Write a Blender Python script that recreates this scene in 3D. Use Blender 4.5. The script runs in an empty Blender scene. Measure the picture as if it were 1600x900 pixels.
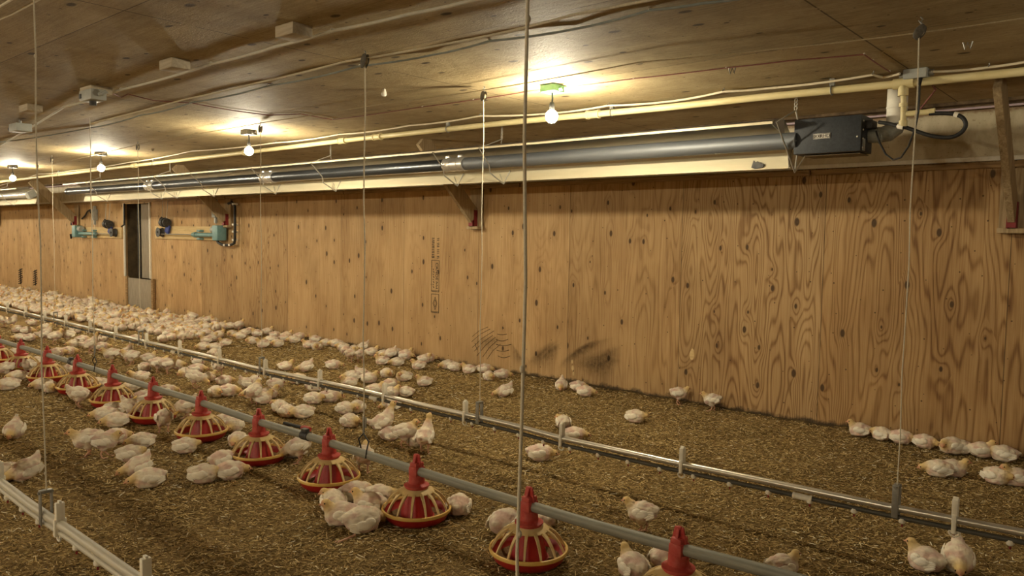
import bpy, bmesh, math, random
import numpy as np
from mathutils import Vector, Matrix, noise as mnoise

# ------------------------------------------------------------------ camera, light, exposure
SC = bpy.context.scene
COL = SC.collection
F, YAW, PITCH, ROLL, CAMH = 1200.0, .7124, -.066, .0159, 1.487
BULB_E = 300.0
BULB_COL = (1.0, .89, .66)
SC.view_settings.view_transform = 'Standard'
SC.view_settings.look = 'None'
SC.view_settings.gamma = 1.0
SC.view_settings.use_curve_mapping = False
SC.view_settings.exposure = 2.2

def cam_axes():
    cy, sy = math.cos(YAW), math.sin(YAW)
    fwd = np.array([-sy * math.cos(PITCH), cy * math.cos(PITCH), math.sin(PITCH)])
    right = np.array([cy, sy, 0.0]); up = np.cross(right, fwd)
    return (right * math.cos(ROLL) + up * math.sin(ROLL),
            up * math.cos(ROLL) - right * math.sin(ROLL), fwd)
CR, CU, CF = cam_axes()
cd = bpy.data.cameras.new('camera'); cd.sensor_width = 36.0; cd.lens = F * 36 / 1600
cd.clip_start = .05; cd.clip_end = 200
cam = bpy.data.objects.new('camera', cd); COL.objects.link(cam)
M = Matrix.Identity(4)
for i in range(3):
    M[i][0], M[i][1], M[i][2] = CR[i], CU[i], -CF[i]
M[2][3] = CAMH
cam.matrix_world = M
SC.camera = cam
w = bpy.data.worlds.new('world'); SC.world = w; w.use_nodes = True
w.node_tree.nodes['Background'].inputs[0].default_value = (.05, .04, .03, 1)
w.node_tree.nodes['Background'].inputs[1].default_value = .1

def ray(u, v): return CF * F + CR * (u - 800) - CU * (v - 450)
def UX(u, v, x): d = ray(u, v); t = x / d[0]; return Vector((x, d[1] * t, CAMH + d[2] * t))
def UY(u, v, y): d = ray(u, v); t = y / d[1]; return Vector((d[0] * t, y, CAMH + d[2] * t))
def UZ(u, v, z): d = ray(u, v); t = (z - CAMH) / d[2]; return Vector((d[0] * t, d[1] * t, z))
def PX(p):
    q = np.array(p, float) - np.array([0, 0, CAMH]); z = q @ CF
    return 800 + F * (q @ CR) / z, 450 - F * (q @ CU) / z, z

WY, CZ = 6.27, 2.48          # far wall plane, ceiling height
PI = math.pi
rnd = random.Random(7)

# ------------------------------------------------------------------ material helpers
class NT:
    def __init__(s, name, rough=.7, metal=0.0, spec=.3):
        s.m = bpy.data.materials.new(name); s.m.use_nodes = True
        s.t = s.m.node_tree; s.b = s.t.nodes['Principled BSDF']
        s.b.inputs['Roughness'].default_value = rough
        s.b.inputs['Metallic'].default_value = metal
        s.b.inputs['Specular IOR Level'].default_value = spec
    def n(s, t, **kw):
        x = s.t.nodes.new(t)
        for k, v in kw.items(): setattr(x, k, v)
        return x
    def l(s, a, b): s.t.links.new(a, b)
    def set(s, sock, v):
        if hasattr(v, 'is_linked') or isinstance(v, bpy.types.NodeSocket): s.l(v, sock)
        else: sock.default_value = v
    def math(s, op, a, b=None, c=None, clamp=False):
        x = s.n('ShaderNodeMath', operation=op, use_clamp=clamp)
        s.set(x.inputs[0], a)
        if b is not None: s.set(x.inputs[1], b)
        if c is not None: s.set(x.inputs[2], c)
        return x.outputs[0]
    def coord(s, kind='Object'): return s.n('ShaderNodeTexCoord').outputs[kind]
    def mapv(s, v, scale=(1, 1, 1), loc=(0, 0, 0)):
        x = s.n('ShaderNodeMapping'); s.set(x.inputs[0], v)
        x.inputs['Scale'].default_value = scale; x.inputs['Location'].default_value = loc
        return x.outputs[0]
    def noise(s, v, scale, detail=3, rough=.55, dist=0, out='Fac'):
        x = s.n('ShaderNodeTexNoise'); s.set(x.inputs['Vector'], v)
        x.inputs['Scale'].default_value = scale; x.inputs['Detail'].default_value = detail
        x.inputs['Roughness'].default_value = rough; x.inputs['Distortion'].default_value = dist
        return x.outputs[out]
    def vor(s, v, scale, out='Distance', rand=1.0, feature='F1'):
        x = s.n('ShaderNodeTexVoronoi', feature=feature, voronoi_dimensions='2D'); s.set(x.inputs['Vector'], v)
        x.inputs['Scale'].default_value = scale; x.inputs['Randomness'].default_value = rand
        return x.outputs[out]
    def ramp(s, f, stops):
        x = s.n('ShaderNodeValToRGB'); s.set(x.inputs[0], f)
        e = x.color_ramp.elements
        while len(e) < len(stops): e.new(.5)
        for q, (p, c) in zip(e, stops):
            q.position = p; q.color = c if len(c) == 4 else (*c, 1)
        return x.outputs[0]
    def rng(s, f, a, b, c=0.0, d=1.0):
        x = s.n('ShaderNodeMapRange'); s.set(x.inputs[0], f)
        for i, q in enumerate((a, b, c, d)): x.inputs[i + 1].default_value = q
        return x.outputs[0]
    def mix(s, f, a, b, mode='MIX'):
        x = s.n('ShaderNodeMix', data_type='RGBA', blend_type=mode)
        s.set(x.inputs[0], f)
        s.set(x.inputs[6], a if not isinstance(a, tuple) else (*a[:3], 1))
        s.set(x.inputs[7], b if not isinstance(b, tuple) else (*b[:3], 1))
        return x.outputs[2]
    def sep(s, v):
        x = s.n('ShaderNodeSeparateXYZ'); s.set(x.inputs[0], v); return x.outputs
    def comb(s, x_, y_, z_):
        x = s.n('ShaderNodeCombineXYZ')
        for i, q in enumerate((x_, y_, z_)): s.set(x.inputs[i], q)
        return x.outputs[0]
    def color(s, v): s.set(s.b.inputs['Base Color'], v if not isinstance(v, tuple) else (*v[:3], 1))
    def rough(s, v): s.set(s.b.inputs['Roughness'], v)
    def bump(s, h, strength=.3, dist=.01):
        x = s.n('ShaderNodeBump'); x.inputs['Strength'].default_value = strength
        x.inputs['Distance'].default_value = dist
        s.set(x.inputs['Height'], h); s.l(x.outputs[0], s.b.inputs['Normal'])

def mottled(name, c1, c2, scale=8, rough=.6, metal=0.0, bump=0.0, spec=.3, stretch=(1, 1, 1)):
    t = NT(name, rough, metal, spec)
    v = t.mapv(t.coord(), stretch)
    f = t.noise(v, scale, 5, .65)
    t.color(t.ramp(f, [(.3, c1), (.7, c2)]))
    if bump: t.bump(t.noise(v, scale * 4, 4), bump, .004)
    return t.m

def plywood(name, light, mid, dark, knotc, panel=1.262, x0=-5.92, axis='xz', seam=True, contrast=1.0, dirt=False):
    """grain runs along the second axis; panels change along the first"""
    t = NT(name, .72, 0, .25)
    o = t.sep(t.coord())
    a, b = (o[0], o[2]) if axis == 'xz' else (o[1], o[0])
    pf = t.math('DIVIDE', t.math('SUBTRACT', a, x0), panel)
    idx = t.math('FLOOR', pf); fr = t.math('SUBTRACT', pf, idx)
    wn = t.n('ShaderNodeTexWhiteNoise', noise_dimensions='1D'); t.l(idx, wn.inputs['W'])
    offv = t.math('MULTIPLY', wn.outputs['Value'], 37.0)
    # knots (elongated cells)
    kv = t.comb(t.math('ADD', a, offv), t.math('MULTIPLY', b, .55), 0.0)
    kd = t.vor(kv, 4.4); kc = t.vor(kv, 4.4, 'Color')
    keep = t.math('GREATER_THAN', t.sep(kc)[0], .42)
    size = t.rng(t.sep(kc)[1], 0, 1, .035, .10)
    kn = t.math('MULTIPLY', t.math('SUBTRACT', 1.0, t.math('DIVIDE', kd, size), clamp=True), keep)
    halo = t.math('MULTIPLY', t.math('POWER', t.math('SUBTRACT', 1.0, t.math('DIVIDE', kd, .42), clamp=True), 2.0), keep)
    # cathedral contours
    gv = t.comb(t.math('MULTIPLY', t.math('ADD', a, offv), 2.9), t.math('MULTIPLY', b, .34), offv)
    field = t.noise(gv, 1.1, 2.0, .45, .15)
    ringn = t.rng(wn.outputs['Value'], 0, 1, 20, 34)
    wn2 = t.n('ShaderNodeTexWhiteNoise', noise_dimensions='1D'); t.l(t.math('ADD', idx, 41.0), wn2.inputs['W'])
    amp = t.math('ADD', t.rng(wn2.outputs['Value'], 0, 1, .05, .22), t.rng(a, -4.0, -1.5, 0, .22) if axis == 'xz' else 0.0)
    rings = t.math('SINE', t.math('MULTIPLY', t.math('ADD', field, t.math('MULTIPLY', halo, .07)), t.math('MULTIPLY', ringn, 6.28)))
    rings = t.math('POWER', t.math('MULTIPLY_ADD', rings, .5, .5), 3.0)
    fine = t.noise(t.comb(t.math('MULTIPLY', a, 130.0), t.math('MULTIPLY', b, 2.2), offv), 1.0, 3, .6)
    broad = t.noise(t.comb(t.math('MULTIPLY', a, 4.0), t.math('MULTIPLY', b, .7), offv), 1.0, 4, .6)
    val = t.math('ADD', t.math('MULTIPLY', t.math('MULTIPLY', rings, amp), contrast), t.math('ADD', t.math('MULTIPLY', t.math('SUBTRACT', t.math('MULTIPLY', fine, 1.6), .3), .42), t.math('MULTIPLY', broad, .55)))
    c = t.ramp(val, [(.32, light), (.60, mid), (.92, dark)])
    tint = t.rng(t.math('FRACT', t.math('MULTIPLY', offv, 3.7)), 0, 1, .84, 1.1)
    if axis == 'xz':        # right-end sheets: browner wood, darkened further to paint in the dimmer light
        dim_end = t.math('GREATER_THAN', idx, 2.5)
        c = t.mix(dim_end, c, t.mix(1.0, c, (.82, .78, .72), 'MULTIPLY'))
    c = t.mix(1.0, c, t.comb(tint, tint, tint), 'MULTIPLY')
    c = t.mix(t.math('MULTIPLY', halo, .35), c, dark)
    c = t.mix(t.math('MULTIPLY', t.math('MULTIPLY', kn, 3.0, clamp=True), .88), c, knotc)
    # nail heads / pin knots
    pd = t.vor(t.comb(a, b, 3.1), 6.0); pc = t.sep(t.vor(t.comb(a, b, 3.1), 6.0, 'Color'))
    pin = t.math('MULTIPLY', t.math('LESS_THAN', pd, t.rng(pc[1], 0, 1, .018, .04)), t.math('GREATER_THAN', pc[0], .45))
    c = t.mix(t.math('MULTIPLY', pin, .8), c, knotc)
    if seam:
        s1 = t.math('LESS_THAN', fr, .004)
        if axis == 'yx':
            f2 = t.math('FRACT', t.math('DIVIDE', t.math('ADD', b, 48.0 + 2.02), 2.44)); s1 = t.math('MAXIMUM', s1, t.math('MULTIPLY', t.math('LESS_THAN', f2, .0035), t.math('GREATER_THAN', broad, .36)))
        c = t.mix(t.math('MULTIPLY', s1, .8), c, (.05, .03, .015))
    # grime patches with their own outline
    g = t.rng(t.noise(t.comb(a, t.math('MULTIPLY', b, .8), 9.0), .8, 5, .65), .5, .75)
    c = t.mix(t.math('MULTIPLY', g, .65), c, t.mix(1.0, c, (.6, .56, .5), 'MULTIPLY'))
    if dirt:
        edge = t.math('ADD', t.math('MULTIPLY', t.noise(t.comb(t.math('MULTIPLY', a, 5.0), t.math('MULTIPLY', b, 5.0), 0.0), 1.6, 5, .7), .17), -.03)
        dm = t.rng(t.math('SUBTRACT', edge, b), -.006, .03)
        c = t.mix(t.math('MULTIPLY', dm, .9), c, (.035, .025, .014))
    if axis == 'yx':
        bl = t.noise(t.coord(), 3.2, 6, .72, .6); fs_ = t.noise(t.mapv(t.coord(), (1.0, 2.2, 1)), 34, 4, .65, 1.2)
        c = t.mix(t.rng(bl, .42, .70, 0, .55), c, t.mix(1.0, c, (.55, .50, .42), 'MULTIPLY'))
        c = t.mix(t.rng(fs_, .45, .72, 0, .55), c, t.mix(1.0, c, (.62, .58, .50), 'MULTIPLY'))
        t.color(c); t.bump(t.math('ADD', fs_, t.math('MULTIPLY', bl, 1.5)), .5, .01)
        return t.m
    t.color(c)
    t.bump(t.math('ADD', t.math('MULTIPLY', rings, .4), fine), .18, .003)
    return t.m

def timber(name, c1, c2, axis=0):
    t = NT(name, .75, 0, .2)
    st = [22, 22, 22]; st[axis] = 1.6
    v = t.mapv(t.coord(), tuple(st))
    f = t.noise(v, 2.2, 5, .6, .8)
    t.color(t.ramp(f, [(.32, c1), (.7, c2)])); t.bump(f, .25, .003)
    return t.m

M_ = {}
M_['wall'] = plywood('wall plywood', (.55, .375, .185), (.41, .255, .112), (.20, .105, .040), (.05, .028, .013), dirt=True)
M_['ceil'] = plywood('ceiling plywood', (.52, .42, .24), (.40, .31, .165), (.25, .18, .085), (.06, .04, .02), panel=1.22, x0=.3, axis='yx', contrast=.6)
M_['rail'] = timber('rail timber', (.20, .12, .05), (.40, .26, .12), 0)
M_['brace'] = timber('brace timber', (.24, .165, .085), (.46, .35, .20), 2)
M_['block'] = timber('block timber', (.36, .30, .21), (.52, .45, .33), 0)
M_['board'] = timber('pale board', (.50, .36, .17), (.66, .50, .26), 0)
M_['greyply'] = mottled('grey weathered panel', (.24, .20, .145), (.36, .31, .235), 14, .8, stretch=(3, 3, .5))
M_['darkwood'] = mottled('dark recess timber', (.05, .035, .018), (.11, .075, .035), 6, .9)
def band():
    t = NT('beige wall sheeting', .55, 0, .3)
    o = t.sep(t.coord())
    v = t.comb(t.math('MULTIPLY', o[0], 3.0), o[1], t.math('MULTIPLY', o[2], 1.2))
    f = t.noise(v, 2.0, 6, .65)
    c = t.ramp(f, [(.3, (.38, .315, .19)), (.7, (.64, .56, .39))])
    sp = t.rng(t.noise(t.coord(), 55, 4, .7), .60, .70)
    top = t.rng(t.math('ADD', o[2], t.math('MULTIPLY', t.noise(t.coord(), 18, 5, .7), .09)), 2.445, 2.465)
    c = t.mix(t.math('MULTIPLY', sp, .55), c, (.16, .08, .03))
    c = t.mix(t.math('MULTIPLY', top, .7), c, (.20, .09, .03))
    t.color(c); return t.m
M_['band'] = band()
M_['bandlip'] = mottled('pale band flange', (.62, .58, .48), (.78, .74, .64), 20, .5)
M_['cove'] = mottled('rusty dark cove', (.05, .032, .018), (.22, .15, .08), 12, .95, bump=.6)
M_['conc'] = mottled('ledge concrete', (.22, .18, .12), (.32, .27, .18), 20, .9)
M_['red'] = mottled('red feeder plastic', (.34, .014, .012), (.43, .028, .022), 24, .38, spec=.45)
M_['redcap'] = mottled('dusty red cap plastic', (.40, .03, .024), (.48, .10, .075), 22, .55)
M_['yel'] = mottled('yellow grill plastic', (.66, .40, .085), (.74, .52, .17), 14, .45, spec=.4)
M_['yeldust'] = mottled('dusty yellow grill plastic', (.60, .43, .17), (.68, .52, .27), 18, .6)
M_['feed'] = mottled('crumbled feed', (.10, .055, .02), (.26, .16, .07), 90, .95, bump=.8)
M_['galv'] = mottled('galvanised steel', (.20, .20, .165), (.30, .29, .235), 30, .6, .25, stretch=(.15, 3, 3))
M_['alu'] = mottled('aluminium pipe', (.50, .48, .42), (.64, .61, .53), 20, .3, .75, stretch=(.2, 3, 3))
M_['grey_pvc'] = mottled('pale grey pvc pipe', (.44, .41, .33), (.56, .52, .42), 24, .5, stretch=(.2, 3, 3))
M_['blackpipe'] = mottled('dark water pipe', (.045, .043, .035), (.10, .092, .07), 30, .5, stretch=(.2, 3, 3))
M_['white'] = mottled('white plastic', (.72, .68, .56), (.82, .78, .66), 30, .5)
M_['steel'] = mottled('grey steel bracket', (.22, .22, .20), (.33, .32, .28), 30, .45, .5)
M_['wire'] = mottled('zinc wire', (.42, .40, .34), (.55, .52, .44), 30, .4, .6)
M_['black'] = mottled('black rubber', (.012, .012, .012), (.03, .028, .025), 20, .5)
M_['dark'] = mottled('dark cast metal', (.03, .03, .03), (.085, .08, .07), 30, .55, .3)
M_['dust'] = mottled('dusty dark pulley', (.06, .055, .045), (.15, .13, .10), 40, .7)
M_['rope'] = mottled('pale twine', (.52, .47, .35), (.66, .60, .46), 120, .9)
M_['roped'] = mottled('dusty twine', (.36, .29, .18), (.50, .42, .28), 120, .9)
M_['gas'] = mottled('cream gas pipe paint', (.62, .52, .25), (.72, .63, .36), 12, .45, stretch=(.5, 2, 2))
M_['cablew'] = mottled('cream cable sheath', (.58, .50, .34), (.68, .60, .43), 20, .55)
M_['cableg'] = mottled('blue grey cable sheath', (.22, .25, .24), (.30, .33, .31), 20, .5)
M_['conduit'] = mottled('grey conduit', (.48, .46, .38), (.60, .57, .47), 20, .55)
M_['cabler'] = mottled('red wire', (.17, .06, .05), (.26, .10, .085), 20, .6)
M_['pink'] = mottled('pale pink tubing', (.62, .48, .54), (.74, .60, .66), 12, .5)
M_['tube'] = mottled('burnt steel tube', (.045, .05, .055), (.09, .095, .10), 5, .33, .7, stretch=(.3, 2, 2))
M_['tubegrey'] = mottled('grey steel tube', (.15, .16, .17), (.21, .22, .225), 4, .55, .5, stretch=(.3, 2, 2))
M_['coupler'] = mottled('bright steel coupling', (.58, .55, .50), (.70, .67, .61), 18, .32, .7)
M_['refl'] = mottled('polished reflector sheet', (.50, .50, .48), (.58, .57, .54), 5, .28, .92, stretch=(.4, 2, 2))
M_['reflw'] = mottled('cream reflector wing', (.66, .58, .38), (.74, .66, .46), 6, .3, .12, spec=.5, stretch=(.4, 2, 4))
M_['hbox'] = mottled('charcoal powder coat', (.020, .023, .026), (.036, .040, .044), 60, .5, bump=.2)
M_['hboxu'] = mottled('brown box underside', (.10, .075, .04), (.17, .13, .07), 12, .6, .3)
M_['teal'] = mottled('teal machine paint', (.12, .24, .24), (.19, .32, .31), 14, .45)
M_['blue'] = mottled('blue strap', (.02, .035, .17), (.05, .07, .26), 14, .6)
M_['redp'] = mottled('red painted steel', (.16, .015, .015), (.24, .03, .028), 14, .5)
M_['green'] = mottled('green electrical box', (.11, .26, .15), (.18, .34, .21), 14, .55)
M_['boxgrey'] = mottled('grey electrical box', (.30, .31, .28), (.40, .41, .37), 14, .5)
M_['ink'] = mottled('black ink', (.02, .016, .012), (.05, .04, .028), 60, .9)
M_['plate'] = mottled('white name plate', (.66, .64, .56), (.72, .70, .62), 20, .4)
M_['beak'] = mottled('pinkish beak', (.55, .24, .14), (.64, .32, .19), 40, .45)
M_['leg'] = mottled('pale pink leg', (.56, .30, .19), (.66, .40, .27), 60, .6)
M_['eye'] = mottled('dark eye', (.006, .005, .004), (.012, .01, .008), 10, .15, spec=.6)

def emit(name, col, st):
    m = bpy.data.materials.new(name); m.use_nodes = True; t = m.node_tree
    b = t.nodes['Principled BSDF']; b.inputs['Base Color'].default_value = (.8, .8, .8, 1)
    b.inputs['Emission Color'].default_value = (*col, 1); b.inputs['Emission Strength'].default_value = st
    return m
M_['bulb'] = emit('lit bulb glass', BULB_COL, BULB_E)
M_['backbulb'] = emit('bright bulb glass', BULB_COL, BULB_E * 1.7)
M_['dimbulb'] = emit('dim bulb glass', BULB_COL, BULB_E * .22)

def litter_mat(name, straw=False):
    t = NT(name, .95, 0, .1)
    if straw:
        a = t.n('ShaderNodeAttribute', attribute_name='tone').outputs['Fac']
        t.color(t.ramp(a, [(0, (.07, .042, .015)), (.22, (.27, .18, .066)), (.55, (.54, .385, .16)), (.85, (.78, .62, .32)), (1, (.97, .91, .68))]))
        t.rough(.75)
        return t.m
    v = t.coord()
    f1 = t.noise(v, 1.2, 6, .65); f2 = t.noise(v, 45, 5, .7); f3 = t.noise(t.mapv(v, (1, 1.7, 1)), 160, 3, .6)
    s = t.math('ADD', t.math('MULTIPLY', f1, .45), t.math('ADD', t.math('MULTIPLY', f2, .35), t.math('MULTIPLY', f3, .35)))
    c = t.ramp(s, [(.41, (.045, .028, .011)), (.53, (.20, .130, .050)), (.66, (.42, .29, .125)), (.80, (.64, .48, .23))])
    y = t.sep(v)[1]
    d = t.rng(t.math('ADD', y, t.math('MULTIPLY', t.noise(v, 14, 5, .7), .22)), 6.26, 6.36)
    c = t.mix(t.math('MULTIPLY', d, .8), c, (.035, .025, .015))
    t.color(c)
    t.bump(t.math('ADD', f2, t.math('MULTIPLY', f3, .6)), .9, .012)
    return t.m
M_['litter'] = litter_mat('trodden litter')
M_['straw'] = litter_mat('straw pieces', True)

def feather_mat():
    t = NT('chick down', .9, 0, .15)
    c = t.n('ShaderNodeAttribute', attribute_name='plumage').outputs['Color']
    v = t.coord()
    f = t.noise(t.mapv(v, (60, 160, 160)), 1.0, 3, .6)
    oi = t.n('ShaderNodeObjectInfo').outputs['Random']
    tint = t.rng(oi, 0, 1, .86, 1.06)
    c = t.mix(1.0, c, t.comb(tint, tint, t.math('MULTIPLY', tint, .98)), 'MULTIPLY')
    c = t.mix(t.rng(f, .35, .75, 0, .35), c, t.mix(1.0, c, (.80, .72, .62), 'MULTIPLY'))
    t.color(c); t.bump(f, .5, .003)
    t.b.inputs['Subsurface Weight'].default_value = .0
    return t.m
M_['down'] = feather_mat()
M_['wingf'] = mottled('white wing feathers', (.80, .72, .57), (.93, .89, .77), 50, .85, bump=.6, stretch=(.4, 1, 2))

# ------------------------------------------------------------------ geometry helpers
class MB:
    def __init__(s): s.v = []; s.f = []; s.mi = []; s.k = 0
    def mat(s, k): s.k = k; return s
    def add(s, vs, fs):
        o = len(s.v); s.v += [tuple(x) for x in vs]
        s.f += [tuple(o + i for i in f) for f in fs]; s.mi += [s.k] * len(fs); return s
    def box(s, c, d, rot=None, bev=0.0):
        x, y, z = d[0] / 2, d[1] / 2, d[2] / 2
        if bev > 0:
            bm = bmesh.new(); bmesh.ops.create_cube(bm, size=1)
            for q in bm.verts: q.co = Vector((q.co.x * d[0], q.co.y * d[1], q.co.z * d[2]))
            bmesh.ops.bevel(bm, geom=bm.edges[:], offset=min(bev, min(d) * .45), segments=2, affect='EDGES', profile=.6)
            bm.verts.index_update()
            vs = [q.co.copy() for q in bm.verts]; fs = [[q.index for q in f.verts] for f in bm.faces]; bm.free()
        else:
            vs = [Vector((i * x, j * y, k * z)) for i in (-1, 1) for j in (-1, 1) for k in (-1, 1)]
            fs = [(0, 1, 3, 2), (4, 6, 7, 5), (0, 4, 5, 1), (2, 3, 7, 6), (0, 2, 6, 4), (1, 5, 7, 3)]
        if rot is not None: vs = [rot @ q for q in vs]
        c = Vector(c); return s.add([q + c for q in vs], fs)
    def bar(s, a, b, wx, wz, up=(0, 0, 1), bev=0.0):
        a, b = Vector(a), Vector(b); d = (b - a); L = d.length; d.normalize()
        u = Vector(up); sx = d.cross(u).normalized(); uu = sx.cross(d)
        R = Matrix((d, sx, uu)).transposed()
        return s.box((a + b) / 2, (L, wx, wz), R, bev)
    def tube(s, pts, r, n=8, caps=True):
        pts = [Vector(p) for p in pts]; m = len(pts)
        rs = r if isinstance(r, (list, tuple)) else [r] * m
        vs = []; fs = []; prev = None
        for i, p in enumerate(pts):
            d = (pts[min(i + 1, m - 1)] - pts[max(i - 1, 0)]).normalized()
            if prev is None:
                a = Vector((0, 0, 1)) if abs(d.z) < .9 else Vector((1, 0, 0))
                e = d.cross(a).normalized()
            else:
                e = (prev - d * prev.dot(d)).normalized()
            prev = e; g = d.cross(e)
            for k in range(n):
                t = 2 * PI * k / n; vs.append(p + (e * math.cos(t) + g * math.sin(t)) * rs[i])
        for i in range(m - 1):
            for k in range(n):
                a = i * n + k; b = i * n + (k + 1) % n
                fs.append((a, b, b + n, a + n))
        if caps:
            fs.append(tuple(range(n - 1, -1, -1))); fs.append(tuple((m - 1) * n + k for k in range(n)))
        return s.add(vs, fs)
    def cyl(s, a, b, r, n=16): return s.tube([a, b], r, n)
    def lathe(s, prof, c=(0, 0, 0), n=32, close=False):
        vs = []; fs = []; m = len(prof); c = Vector(c)
        for (r, z) in prof:
            for k in range(n):
                t = 2 * PI * k / n; vs.append(c + Vector((r * math.cos(t), r * math.sin(t), z)))
        for i in range(m if close else m - 1):
            j = (i + 1) % m
            for k in range(n):
                k2 = (k + 1) % n
                fs.append((i * n + k, i * n + k2, j * n + k2, j * n + k))
        return s.add(vs, fs)
    def ell(s, c, r, n=10, m=7, rot=None):
        vs = []; fs = []; c = Vector(c)
        for i in range(m + 1):
            ph = PI * i / m
            for k in range(n):
                t = 2 * PI * k / n
                q = Vector((r[0] * math.sin(ph) * math.cos(t), r[1] * math.sin(ph) * math.sin(t), r[2] * math.cos(ph)))
                if rot is not None: q = rot @ q
                vs.append(c + q)
        for i in range(m):
            for k in range(n):
                k2 = (k + 1) % n
                fs.append((i * n + k, (i + 1) * n + k, (i + 1) * n + k2, i * n + k2))
        return s.add(vs, fs)
    def extr(s, poly, a, b, closed=True):
        """poly: offsets (Vector) swept from a to b"""
        n = len(poly); vs = [Vector(a) + q for q in poly] + [Vector(b) + q for q in poly]
        fs = [(i, (i + 1) % n, n + (i + 1) % n, n + i) for i in range(n if closed else n - 1)]
        if closed: fs += [tuple(range(n - 1, -1, -1)), tuple(range(n, 2 * n))]
        return s.add(vs, fs)
    def mesh(s, name, mats, smooth=True, origin=None):
        if not isinstance(mats, (list, tuple)): mats = [mats]
        vs = np.array(s.v, float)
        if origin is not None: vs = vs - np.array(origin)
        me = bpy.data.meshes.new(name); me.from_pydata([tuple(q) for q in vs], [], s.f)
        for m in mats: me.materials.append(m)
        if len(mats) > 1: me.polygons.foreach_set('material_index', s.mi)
        bm = bmesh.new(); bm.from_mesh(me)
        bmesh.ops.recalc_face_normals(bm, faces=bm.faces[:])
        if smooth:
            for f in bm.faces: f.smooth = True
            for e in bm.edges:
                if len(e.link_faces) == 2 and e.calc_face_angle(0) > .7: e.smooth = False
        bm.to_mesh(me); bm.free()
        return me
    def obj(s, name, mats, parent=None, smooth=True, origin=None):
        """origin: local zero of the part (its thing's base)"""
        o = bpy.data.objects.new(name, s.mesh(name, mats, smooth, origin)); COL.objects.link(o)
        if parent is not None: o.parent = parent
        elif origin is not None: o.location = origin
        return o

def tag(o, label, cat, group=None, kind=None):
    if label: o['label'] = label
    if cat: o['category'] = cat
    if group: o['group'] = group
    if kind: o['kind'] = kind
    return o
def thing(name, loc, label, cat, group=None, rz=0.0):
    o = bpy.data.objects.new(name, None); COL.objects.link(o)
    o.empty_display_size = .05
    o.location = loc; o.rotation_euler = (0, 0, rz)
    return tag(o, label, cat, group)
def struct(o): o['kind'] = 'structure'; return o
def copy_tree(o, parent=None):
    c = o.copy(); COL.objects.link(c)
    if parent is not None: c.parent = parent
    for ch in list(o.children): copy_tree(ch, c)
    return c
V = Vector

# ------------------------------------------------------------------ room shell
XL, XR, YN = -48.0, 7.0, -5.6
DX0, DX1 = -15.20, -14.08                       # recess in the far wall
def noise_h(x, y):
    h = .012 * mnoise.noise(V((x * 1.3, y * 1.3, 0))) + .007 * mnoise.noise(V((x * 7, y * 7, 3))) + .0045 * mnoise.noise(V((x * 22, y * 22, 8)))
    h += .03 * math.exp(-((WY - y) / .10) ** 2) * (1 + mnoise.noise(V((x * 4, y * 4, 11))))
    h -= .010 * math.exp(-((y - 3.45) / .035) ** 2) * (.6 + .6 * mnoise.noise(V((x * 3, 0, 5))))  # dip along the feed pipe's cast shadow, shading put into the litter's shape
    return h - .004
xs = list(np.arange(XL, -12, .5)) + list(np.arange(-12, -5, .11)) + list(np.arange(-5, 1.0, .045)) + list(np.arange(1.0, XR + .01, .5))
ys = list(np.arange(YN, .6, .5)) + list(np.arange(.6, WY - .3, .045)) + list(np.linspace(WY - .3, WY + .02, 14))
mb = MB()
nx, ny = len(xs), len(ys)
mb.v = [(x, y, noise_h(x, y)) for x in xs for y in ys]
mb.f = [(i * ny + j, (i + 1) * ny + j, (i + 1) * ny + j + 1, i * ny + j + 1) for i in range(nx - 1) for j in range(ny - 1)]
mb.mi = [0] * len(mb.f)
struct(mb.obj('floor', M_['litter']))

mb = MB(); mb.box(((XL + XR) / 2, (YN + WY) / 2, CZ + .03), (XR - XL, WY - YN + .4, .06))
struct(mb.obj('ceiling', M_['ceil'], smooth=False))
mb = MB()
for a, b in ((XL, DX0), (DX1, XR)):
    mb.box(((a + b) / 2, WY + .03, 1.24), (b - a, .06, 2.54))
mb.box(((DX0 + DX1) / 2, WY + .03, 2.25), (DX1 - DX0, .06, .50))
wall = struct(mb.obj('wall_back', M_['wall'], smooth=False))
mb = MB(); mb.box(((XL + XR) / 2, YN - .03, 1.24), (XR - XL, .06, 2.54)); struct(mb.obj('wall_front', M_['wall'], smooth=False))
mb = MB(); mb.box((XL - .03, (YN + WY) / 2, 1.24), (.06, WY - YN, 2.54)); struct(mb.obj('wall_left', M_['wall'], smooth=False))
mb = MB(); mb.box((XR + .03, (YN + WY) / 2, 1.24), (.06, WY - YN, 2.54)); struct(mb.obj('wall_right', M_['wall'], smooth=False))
# recess behind the opening
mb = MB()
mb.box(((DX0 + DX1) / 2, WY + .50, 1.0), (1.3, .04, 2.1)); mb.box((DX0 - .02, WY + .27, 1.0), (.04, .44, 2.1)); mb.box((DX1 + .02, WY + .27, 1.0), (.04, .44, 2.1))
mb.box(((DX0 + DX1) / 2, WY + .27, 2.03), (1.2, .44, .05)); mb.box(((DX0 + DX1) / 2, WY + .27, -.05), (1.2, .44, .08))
struct(mb.obj('wall_recess', M_['darkwood'], smooth=False))
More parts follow.
